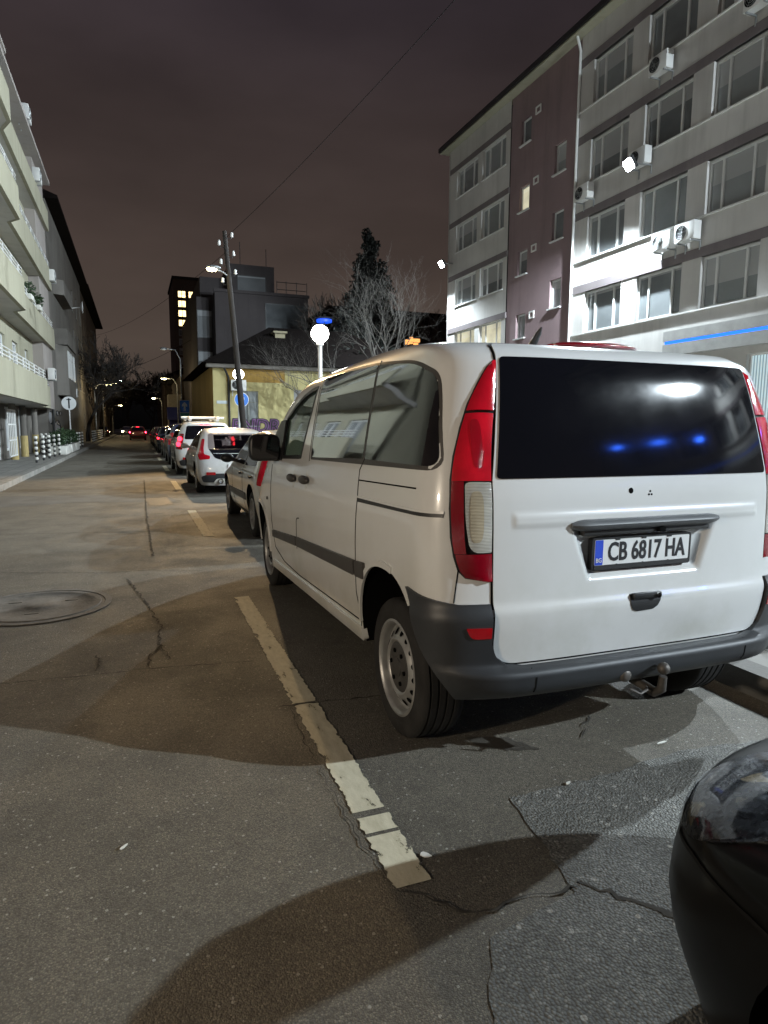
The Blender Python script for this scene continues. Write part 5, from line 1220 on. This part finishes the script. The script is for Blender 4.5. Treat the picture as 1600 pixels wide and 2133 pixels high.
def facets():
    t = NT('headlight_reflector'); co = t.coord((1, 1, 1.6)); v = t.n('ShaderNodeTexVoronoi', distance='CHEBYCHEV'); v.inputs['Scale'].default_value = 19; t.l(co, v.inputs['Vector'])
    sc = t.n('ShaderNodeSeparateColor'); t.l(v.outputs['Color'], sc.inputs[0]); f = t.noise(co, 60, 3)
    t.set(color=t.ramp(sc.outputs[0], [(.1, (.02, .02, .021)), (.55, (.045, .047, .048)), (.85, (.10, .105, .108)), (.95, (.2, .2, .19)), (1, (.40, .32, .18))]), rough=t.rng(f, .3, .7, .15, .4), metal=t.rng(sc.outputs[1], .3, .6, .1, .9))
    t.bump(t.math('ADD', t.math('MULTIPLY', v.outputs['Distance'], 1.2), sc.outputs[2]), .25, .01); return t.m
M['lamp_inner'] = facets()
KZ = 1.42/1.5
for sg in (-1, 1):
    mp = Sb.m_per(sg); fr = lambda z: interp(Sb.f, z); at = lambda z, back: Sb.per_at(z, y=fr(z)-back)
    ol = fillet([(4.80, .588), (4.692, .616), (4.583, .668), (4.50, .714), (4.45, .75), (4.55, .772), (4.70, .757), (4.85, .727), (4.97, .69), (4.91, .662), (4.85, .625)], .02)
    hl = patch('headlight', ol, mp, M['lamp_inner'], bc, .003, .012, .025)
    hl['label'] = 'clear headlight with chrome reflectors'
    b = MB(); conform(b, ol, mp, .011, .003, .025); b.build('lens', M['lamp_cover'], hl, 60)
    g = MB(); band(g, dens([(4.95, .655), (4.86, .60), (4.79, .572), (4.66, .60), (4.45, .62), (4.0, .62)], .04), mp, .008, .004, .006); g.build('panel_gap', M['gap'], bc)

oc, _ = car('oncoming car with bright headlights far down the street', 'car', -1.4, 118, math.pi, 4.2, .87, 1.46, 'grey_paint', 'hatch', False, detail=False, name='moving_car')
for sg in (-1, 1):
    b = MB(); b.ball((sg*.6, 4.12, .66), .11, 12, 0, (1.3, .6, .9)); b.build('lit_headlight', M['lamp_warm'], oc, 60)
# ------------------------------------------------------------------ street furniture
M['post_black'] = plain('black_post_paint', (.015, .015, .015), .5); M['post_white'] = plain('white_post_paint', (.66, .65, .60), .55, var=.1)
M['wood_pole'] = plain('weathered_pole', (.022, .017, .014), .85, var=.4, scale=12, bump=.4, bscale=30)
M['porcelain'] = plain('porcelain', (.72, .72, .70), .25)
M['sign_blue'] = plain('sign_blue', (.02, .17, .62), .4, var=.05); M['sign_white'] = plain('sign_white', (.68, .70, .70), .4, var=.05); M['sign_green'] = plain('sign_green', (.03, .30, .26), .4, var=.05)
M['blue_lamp'] = glow('blue_sign_lamp', (.03, .14, 1.), 85)
# leaning utility pole with lamp
up = empty('utility_pole', (4.24, 27, .13)); tag(up, 'tall leaning wooden utility pole with white insulators and a lit street lamp', 'utility pole')
def P_(h): return Vector((-.076*h, 0, h))
mb = MB(); mb.tube([P_(0), P_(3.5), P_(6), P_(8.95)], [.135, .12, .105, .08], 14); mb.build('pole', M['wood_pole'], up, 60)
mb = MB(); mb.tube([P_(.1)+Vector((.12, -.06, 0)), P_(.9)+Vector((.14, -.06, 0))], .06, 8); mb.build('cable_guard', M['white_metal'], up, 60)
for i, h in enumerate((8.7, 8.35, 8.0, 7.65, 7.3, 6.95)):
    s = 1 if i % 2 == 0 else -1; a = P_(h)
    mb = MB(); mb.tube([a, a+Vector((s*.22, 0, -.02)), a+Vector((s*.26, 0, .08))], .014, 6); mb.build('bracket', M['dark_metal'], up)
    mb = MB(); mb.lathe([(.03, 0), (.055, .02), (.06, .07), (.04, .09), (.055, .11), (.05, .17), (.02, .20), (.001, .20)], a+Vector((s*.26, 0, .05)), 'z', 12); mb.build('insulator', M['porcelain'], up, 50)
a = P_(7.25); tip = Vector((3.0-4.24, -.5, 7.42))
mb = MB(); mb.tube([a, a+Vector((-.25, -.15, .12)), tip], .03, 8); mb.build('lamp_arm', M['steel'], up, 60)
mb = MB(); mb.ball(tip+Vector((.05, 0, .02)), .2, 16, 0, (1.4, .8, .42)); mb.build('lamp_head', M['steel'], up, 60)
mb = MB(); mb.ball(tip+Vector((-.02, 0, -.06)), .16, 16, 0, (1.2, .75, .5)); mb.build('lamp_glass', M['lamp_warm'], up, 60)
point(up, tip+Vector((-.02, -.02, -.22)), POLE_W, (1., .68, .34), .10, 90, (4-4.24, 8-27, -.13))
# overhead wires
M['wire'] = plain('cable_black', (.004, .004, .004), .95, spec=.05)
def wire(a, b, sag, label, r=.012):
    mb = MB(); a = Vector(a); b = Vector(b); mb.tube([a.lerp(b, i/24)+Vector((0, 0, -sag*4*(i/24)*(1-i/24))) for i in range(25)], r, 5); tag(mb.build('overhead_wire', M['wire']), label, 'cable', 'overhead wires')
wire((3.56, 27, 8.8), (9.6, 2.5, 13.2), .5, 'black overhead cable crossing the sky above the van', .008)
wire((3.6, 27, 8.3), (-4.0, 62, 9.0), .8, 'thin overhead cable from the leaning pole to the far left houses', .008)
wire((3.55, 44, 7.0), (-3.9, 66, 6.2), .6, 'pale service cable crossing above the far end of the street', .012)
globe_lamp(4.82, 17.6, 3.9, 'white globe street lamp standing behind the van roof')
globe_lamp(4.42, 30.0, 3.7, 'lit globe lamp half hidden behind the leaning pole')
def street_lamp(x, y, h, reach, e, label, col=(1., .8, .45), mat='lamp_yellow', group='far street lamps'):
    s = empty('street_lamp', (x, y, .1)); tag(s, label, 'street lamp', group)
    mb = MB(); mb.tube([(0, 0, 0), (0, 0, h*.9), (reach*.3, 0, h), (reach, 0, h+.05)], [.08, .06, .045, .04], 10); mb.build('post', M['steel'], s, 50)
    mb = MB(); mb.ball((reach, 0, h+.08), .22, 12, 0, (1.5, .8, .4)); mb.build('lamp_head', M['steel'], s, 60)
    mb = MB(); mb.ball((reach, 0, h-.01), .19, 12, 0, (1.3, .8, .45)); mb.build('lamp_glass', M[mat], s, 60)
    if e: point(s, (reach, 0, h-.25), e, col, .12)
    return s
street_lamp(-3.4, 66, 5.2, 1.2, 260, 'yellowish street lamp by the left houses, nearer of the close pair')
street_lamp(-3.4, 82, 6.3, 1.4, 260, 'yellowish street lamp by the left houses, further of the close pair')
street_lamp(-3.3, 110, 4.6, 1.2, 200, 'low yellow street lamp above the distant red tail lights')
street_lamp(3.9, 66, 5.9, -1.2, 200, 'street lamp with a bent arm above the beige kiosk')
street_lamp(3.7, 100, 5.4, -1.1, 160, 'far street lamp on the right, beyond the kiosk')
street_lamp(4.0, 62, 8.2, -1.4, 0, 'unlit tall street lamp beside the dark house', group='unlit lamps', mat='white_metal')
wl = empty('fill_lamp', (-4.75, .2, 2.1)); tag(wl, 'added globe lamp out of view on the left, filling in light on the van side', 'lamp')  # added lamp outside the frame, brightens the left flank of the van
mb = MB(); mb.ball((0, 0, 0), .14, 16); mb.build('globe', M['globe'], wl, 60); mb = MB(); mb.tube([(-.2, 0, -.1), (0, 0, -.14)], .03, 8); mb.build('bracket', M['dark_metal'], wl, 60)
point(wl, (.2, 0, 0), FILL_W, (1., .84, .64), .12)
# road signs
def post(mb, h, r=.03): mb.tube([(0, 0, 0), (0, 0, h)], r, 8)
def arrow(mb, x0, z0, s, y, mat):
    mb.prism([(x0+a*s, y, z0+b*s) for a, b in ((-.07, -.36), (.07, -.36), (.07, .08), (.20, -.02), (.20, .16), (0, .38), (-.20, .16), (-.20, -.02), (-.07, .08))], (0, -.004, 0), mat)
def disc(mb, x, z, r, y, mat, t=.012, n=32): mb.prism([(x+r*math.cos(2*math.pi*i/n), y, z+r*math.sin(2*math.pi*i/n)) for i in range(n)], (0, -t, 0), mat)
s = empty('road_sign', (4.32, 28.6, .13)); tag(s, 'round blue road sign with a white upward arrow, partly behind the leaning pole', 'road sign')
mb = MB(); post(mb, 3.0); mb.build('post', M['white_metal'], s, 60)
mb = MB(); disc(mb, 0, 2.52, .31, -.03, 0); disc(mb, 0, 2.52, .285, -.043, 1, .003); arrow(mb, 0, 2.52, .56, -.047, 0); mb.build('sign_plate', [M['sign_white'], M['sign_blue']], s)
s = empty('road_sign', (3.55, 52.0, .13)); tag(s, 'rectangular blue sign with a white arrow over a green panel', 'road sign')
mb = MB(); post(mb, 3.3); mb.build('post', M['steel'], s, 60)
mb = MB(); mb.prism([(a, -.03, b) for a, b in fillet([(-.37, 1.85), (.37, 1.85), (.37, 3.35), (-.37, 3.35)], .05)], (0, -.02, 0), 0)
mb.prism([(a, -.051, b) for a, b in fillet([(-.34, 2.42), (.34, 2.42), (.34, 3.32), (-.34, 3.32)], .05)], (0, -.004, 0), 1); arrow(mb, 0, 2.86, .92, -.056, 0)
mb.box(-.34, .34, -.055, -.051, 1.9, 2.38, 2); mb.build('sign_plate', [M['sign_white'], M['sign_blue'], M['sign_green']], s)
s = empty('road_sign', (-3.3, 39.0, .14)); tag(s, 'round pale sign with a dark vertical bar on a thin post by the left bollards', 'road sign')
mb = MB(); post(mb, 2.9, .035); mb.build('post', M['white_metal'], s, 60)
mb = MB(); disc(mb, 0, 2.55, .36, -.04, 0, .015); mb.box(-.035, .035, -.062, -.0552, 2.28, 2.82, 1); mb.box(-.11, .11, -.061, -.0554, 2.72, 2.77, 1); mb.build('sign_plate', [M['sign_white'], M['ink']], s)
# striped bollards
bol = None
def bollard(x, y, label, h=.95):
    global bol
    if bol is None:
        bol = empty('bollard', (x, y, .14)); bol['category'] = 'bollard'; bol['group'] = 'striped bollards along the left pavement'
        for k in range(9):
            pass
        mb = MB(); mb.lathe([(.045, 0), (.045, h), (.03, h+.02), (.001, h+.02)], (0, 0, 0), 'z', 14); mb.build('post', M['post_black'], bol, 50)
        for k in range(5): mb = MB(); z = .10+k*.19; mb.lathe([(.0452, z), (.062, z+.02), (.068, z+.05), (.062, z+.085), (.0452, z+.105)], (0, 0, 0), 'z', 14); mb.build('white_ring', M['post_white'], bol, 60)
        b = bol
    else:
        b = copy_tree(bol); b.location = (x, y, .14)
    b['label'] = label; return b
near = [(-3.42, 26.6), (-3.40, 28.4), (-3.38, 30.0), (-3.36, 31.7), (-3.34, 33.4)]
nm = ['nearest black and white bollard at the left kerb', 'second black and white bollard from the near end of the left kerb', 'middle bollard of the first five on the left kerb', 'bollard just before the white flower boxes', 'striped bollard touching the first white flower box']
for (x, y), l in zip(near, nm): bollard(x, y, l)
for (x, y), l in zip([(-3.35, 43.4), (-3.34, 45.2), (-3.3, 47.0)], ['first striped bollard after the flower boxes', 'second striped bollard after the flower boxes', 'third striped bollard after the flower boxes']): bollard(x, y, l)
for i, (x, y) in enumerate([(-4.3, 35.5), (-4.35, 37.6), (-4.4, 39.8), (-4.45, 42), (-4.5, 44.2)]): bollard(x, y, 'striped bollard behind the shrubs, %s from the column' % ['first', 'second', 'third', 'fourth', 'fifth'][i])
for i in range(9): bollard(-3.3, 58+i*2.1, 'striped bollard in the far row below the ochre house')
# flower boxes with shrubs
M['leaf'] = plain('shrub_leaf', (.028, .055, .020), .6, var=.5, scale=9); M['soil'] = plain('soil', (.03, .022, .016), .95)
def leaf_clump(mb, c, rad, n, size=.06, mat=0, droop=0):
    for _ in range(n):
        while True:
            p = Vector((random.uniform(-1, 1), random.uniform(-1, 1), random.uniform(-1, 1)))
            if p.length < 1: break
        p = Vector((c[0]+p.x*rad[0], c[1]+p.y*rad[1], c[2]+p.z*rad[2])); a = Vector((random.gauss(0, 1), random.gauss(0, 1), random.gauss(0, .6)-droop)).normalized(); b = a.orthogonal().normalized(); s = size*random.uniform(.6, 1.3)
        q = Matrix.Rotation(random.uniform(0, 6.28), 3, a) @ b
        mb.add([(p-a*s)[:], (p+q*s*.45)[:], (p+a*s)[:], (p-q*s*.45)[:]], [(0, 1, 2, 3)], mat)
for i, (y, l) in enumerate(((34.6, 'white flower box with a dark green shrub, nearest of the three'), (37.4, 'middle white flower box with a green shrub'), (40.2, 'white flower box with a shrub, farthest of the three'))):
    pl = empty('planter', (-3.4, y, .14)); tag(pl, l, 'planter', 'flower boxes along the left kerb')
    mb = MB(); mb.bbox(-.35, .35, -1.05, 1.05, 0, .42, .06); mb.build('box', M['post_white'], pl, 50)
    mb = MB(); mb.box(-.28, .28, -.95, .95, .40, .425); mb.build('soil', M['soil'], pl)
    mb = MB()
    for k in range(5): leaf_clump(mb, (random.uniform(-.15, .15), -.8+.4*k, .75+random.uniform(-.1, .15)), (.38, .42, .36), 150, .075)
    mb.build('shrub', M['leaf'], pl)
for y, l in ((30.6, 'dark bushy plant hung on the second balcony railing, nearer of two'), (33.2, 'dark bushy plant hung on the second balcony railing, further of two')):
    hp = empty('hanging_planter', (-3.82, y, 6.55)); tag(hp, l, 'planter', 'plants on the balcony')
    mb = MB(); mb.bbox(-.12, .12, -.35, .35, .0, .22, .03); mb.build('box', M['post_white'], hp, 50)
    mb = MB(); leaf_clump(mb, (0, 0, .45), (.22, .42, .32), 220, .07); mb.build('foliage', M['leaf'], hp)
# grey post at the right kerb, partly hidden by the van
s = empty('bollard', (3.72, 2.86, .13)); tag(s, 'grey conical bollard standing on the right pavement beside the van bumper', 'bollard')
mb = MB(); mb.lathe([(.13, 0), (.12, .04), (.07, .16), (.055, .3), (.05, .8), (.06, .82), (.06, .88), (.001, .92)], (0, 0, 0), 'z', 24); mb.build('post', M['steel'], s, 50)
# hanging things further back: blue lit canopy ring beyond the globe lamp, glowing sign behind the trees
s = empty('canopy_ring', (13.2, 47, .95)); s.scale = (.55, .55, 1); tag(s, 'blue lit round canopy above the globe lamp', 'lit canopy')
mb = MB(); mb.lathe([(.1, 8.15), (1.0, 8.15), (1.05, 8.3), (1.0, 8.36)], (0, 0, 0), 'z', 28); mb.build('light_ring', glow('ring_blue', (.012, .10, .9), 1.3), s, 50)
mb = MB(); mb.lathe([(1.25, 8.40), (1.15, 8.48), (.001, 8.5)], (0, 0, 0), 'z', 28); mb.build('canopy', M['dark_metal'], s, 50)
mb = MB(); mb.tube([(0, 0, 0), (0, 0, 8.4)], .07, 8); mb.build('post', M['dark_metal'], s, 50)
s = empty('lit_sign', (0, 0, 0)); tag(s, 'small glowing orange sign seen over the van roof', 'sign')
mb = MB(); [mb.box(19.3+a*.55, 19.3+(a+b)*.55, 46, 46.2, 7.75+c*.55, 7.75+(c+d)*.55) for a, b, c, d in ((0, .5, 0, .6), (.65, .35, .1, .9), (1.15, .9, .35, .45), (1.2, .6, 0, .25))]; mb.build('panel', glow('orange_sign', (1, .42, .12), 1.6), s)
mb = MB(); mb.box(19.2, 20.6, 46.25, 46.4, 0, 7.7); mb.build('backing', M['black_wall'], s)
s = empty('gazebo', (0, 0, 0)); tag(s, 'dark pyramid roofed pavilion in front of the conifer', 'pavilion')
mb = MB(); mb.add([(13.3, 48, 10.0), (16.6, 48, 10.0), (16.6, 52, 10.0), (13.3, 52, 10.0), (15.4, 50, 11.0)], [(0, 1, 4), (1, 2, 4), (2, 3, 4), (3, 0, 4), (3, 2, 1, 0)]); mb.build('roof', M['roof_tile'], s)
for x in (13.6, 16.3):
    for y in (48.3, 51.7): mb = MB(); mb.tube([(x, y, 0), (x, y, 9.9)], .09, 6); mb.build('post', M['dark_metal'], s)
# lights of the distant hillside
for i, (x, y, z) in enumerate(((10, 330, 23.5), (20, 330, 23.5), (-6, 330, 22.5), (28, 330, 20))):
    s = empty('distant_lamp', (x, y, z)); tag(s, 'tiny white light on the dark hillside at the end of the street', 'lamp', 'distant hillside lights')
    mb = MB(); mb.ball((0, 0, 0), .35, 8, 0, (2.2, 1, .7)); mb.build('lamp_glass', M['lamp_white'], s); mb = MB(); mb.tube([(0, 0, -18), (0, 0, -.3)], .15, 5); mb.build('post', M['dark_metal'], s)

# blue lamps of a sign further back along the office front
for i, (y, z) in enumerate(((-14.4, 7.3), (-12.2, 6.9), (-9.9, 6.3))):
    s = empty('blue_lamp', (16.9, y, z)); tag(s, 'blue sign lamp on the office front behind the viewer', 'lamp', 'blue sign lamps')
    mb = MB(); mb.ball((0, 0, 0), .16, 12, 0, (.6, 1.6, 1)); mb.build('lamp_glass', M['blue_lamp'], s, 60); mb = MB(); mb.box(.05, .1, -.3, .3, -.2, .2); mb.build('bracket', M['dark_metal'], s)
# ------------------------------------------------------------------ trees
M['bark'] = plain('grey_bark', (.10, .092, .082), .9, var=.35, scale=6, bump=.4, bscale=25); M['bark_dark'] = plain('dark_bark', (.035, .03, .026), .9, var=.3)
M['bark_mid'] = plain('brown_bark', (.07, .058, .05), .9, var=.3); M['needle'] = plain('dark_needles', (.007, .009, .006), .7, var=.5, scale=2.2)
def bare_tree(x, y, h, label, mat='bark', spread=.55, seed=1, trunk=.14, levels=5, nb=3, lean=(0, 0), group='bare trees', rmin=0):
    rd = random.Random(seed); t = empty('bare_tree', (x, y, .1)); tag(t, label, 'tree', group); tm = MB(); cm = MB()
    def grow(p, d, ln, r, lv):
        n = 4 if lv < 3 else 3; pts = [p]; q = d.copy()
        for i in range(n):
            q = (q+Vector((rd.gauss(0, .14), rd.gauss(0, .14), rd.gauss(.04, .08)))).normalized(); pts.append(pts[-1]+q*ln/n)
        rr = [max(rmin, r*(1-.45*i/n)) for i in range(n+1)]
        (tm if lv == 0 else cm).tube(pts, rr, 8 if lv == 0 else (6 if lv < 2 else 4 if lv < 4 else 3), 0, False)
        if lv >= levels: return
        for k in range(nb+(1 if lv < 2 else 0)):
            u = rd.uniform(.45, 1.) if k else 1.; i = min(n-1, int(u*n)); b = pts[i].lerp(pts[i+1], u*n-i) if u < 1 else pts[-1]
            a = q.orthogonal().normalized(); a.rotate(Matrix.Rotation(rd.uniform(0, 6.28), 3, q)); dd = (q+a*rd.uniform(.4, 1.1)*spread*1.5+Vector((0, 0, .15))).normalized()
            grow(b, dd, ln*rd.uniform(.58, .82), rr[i]*rd.uniform(.5, .72), lv+1)
    grow(Vector((0, 0, 0)), Vector((lean[0], lean[1], 1)).normalized(), h*.30, trunk, 0)
    tm.build('trunk', M[mat], t, 60); cm.build('crown', M[mat], t, 60); return t
bare_tree(10.8, 29.5, 11.0, 'pale bare tree with forking trunks lit in front of the conifer', 'bark', .68, 4, .17, 6)
bare_tree(10.0, 32.0, 9.5, 'slim pale bare tree to the left of the forked one', 'bark', .62, 11, .11, 6)
bare_tree(13.9, 33.0, 6.8, 'low pale bare tree with arching twigs beside the office corner', 'bark', .75, 23, .10, 6)
bare_tree(20.0, 50, 15.5, 'tall dark bare tree to the right of the conifer', 'bark_mid', .5, 8, .22, 6, rmin=.022)
bare_tree(14.2, 52, 14.6, 'tall dark bare tree to the left of the conifer', 'bark_mid', .5, 31, .2, 6, rmin=.022)
bare_tree(24.0, 55, 15, 'tall dark bare tree nearest the office block corner', 'bark_mid', .5, 77, .2, 6, rmin=.022)
def conifer(x, y, h, r, label):
    t = empty('conifer', (x, y, .1)); tag(t, label, 'tree'); mb = MB(); mb.tube([(0, 0, 0), (0, 0, h*.55), (.15, 0, h*.97)], [.32, .2, .04], 8); mb.build('trunk', M['bark_dark'], t, 60)
    rd = random.Random(5); cm = MB()
    for k in range(64):
        u = (k+.5)/64; z = h*(.16+.80*u); rr = r*(1-u)**.62*(.78+.4*rd.random())*(1 if u < .9 else .75)
        for j in range(6 if u < .8 else 4):
            a = rd.uniform(0, 6.28); c = Vector((math.cos(a)*rr*.62, math.sin(a)*rr*.62, z-rr*.18)); leaf_clump(cm, c, (rr*.42+.12, rr*.42+.12, .5), 42, .17, 0, .9)
    leaf_clump(cm, (-.25, 0, h*.975), (.35, .3, .55), 120, .15, 0, .9); leaf_clump(cm, (.45, 0, h*.93), (.35, .3, .4), 90, .15, 0, .9)
    cm.build('crown', M['needle'], t); return t
conifer(16.2, 45.5, 15.4, 3.7, 'tall dark conifer with drooping branches rising above the bare trees')
for i, (x, y, h, sd) in enumerate(((-3.9, 62, 10.5, 3), (-3.7, 74, 10, 9), (-4.2, 92, 10.5, 14), (-3.6, 108, 11, 18), (4.6, 100, 11, 21), (-6, 140, 15, 27), (7.0, 135, 16, 33), (-1.8, 170, 16, 41), (3.6, 175, 17, 43), (10, 180, 17, 47))):
    bare_tree(x, y, h, ['dark street tree reaching over the brown house', 'second dark street tree along the left pavement', 'dark street tree beside the ochre house', 'fourth dark street tree on the left of the street', 'dark street tree under the tower block', 'big dark tree beyond the left houses', 'big dark tree beyond the tower block', 'dark tree at the end of the street, left of the middle', 'dark tree closing the end of the street', 'dark tree at the end of the street, right of the middle'][i], 'bark_dark', .6, sd, .2 if h < 12 else .3, 6, group='dark trees along the street', rmin=.012+.00045*(y-50))
# far hill closing the street, and undergrowth behind the pale trees
mb = MB(); pr = []
for i in range(41):
    x = -220+12*i; pr.append((x, 340, 15+4*math.sin(i*.5)+3*math.sin(i*1.7)))
mb.prism([(-220, 340, -1)]+pr[:]+[(260, 340, -1)], (0, 60, 0)); tag(mb.build('hill', plain('dark_hill', (.006, .006, .007), 1)), kind='structure')
mb = MB()
for k in range(160): leaf_clump(mb, (random.uniform(10, 27), random.uniform(38, 46), random.uniform(.5, 6.0)), (1.0, .9, .9), 26, .22)
tag(mb.build('undergrowth', M['needle']), kind='stuff')
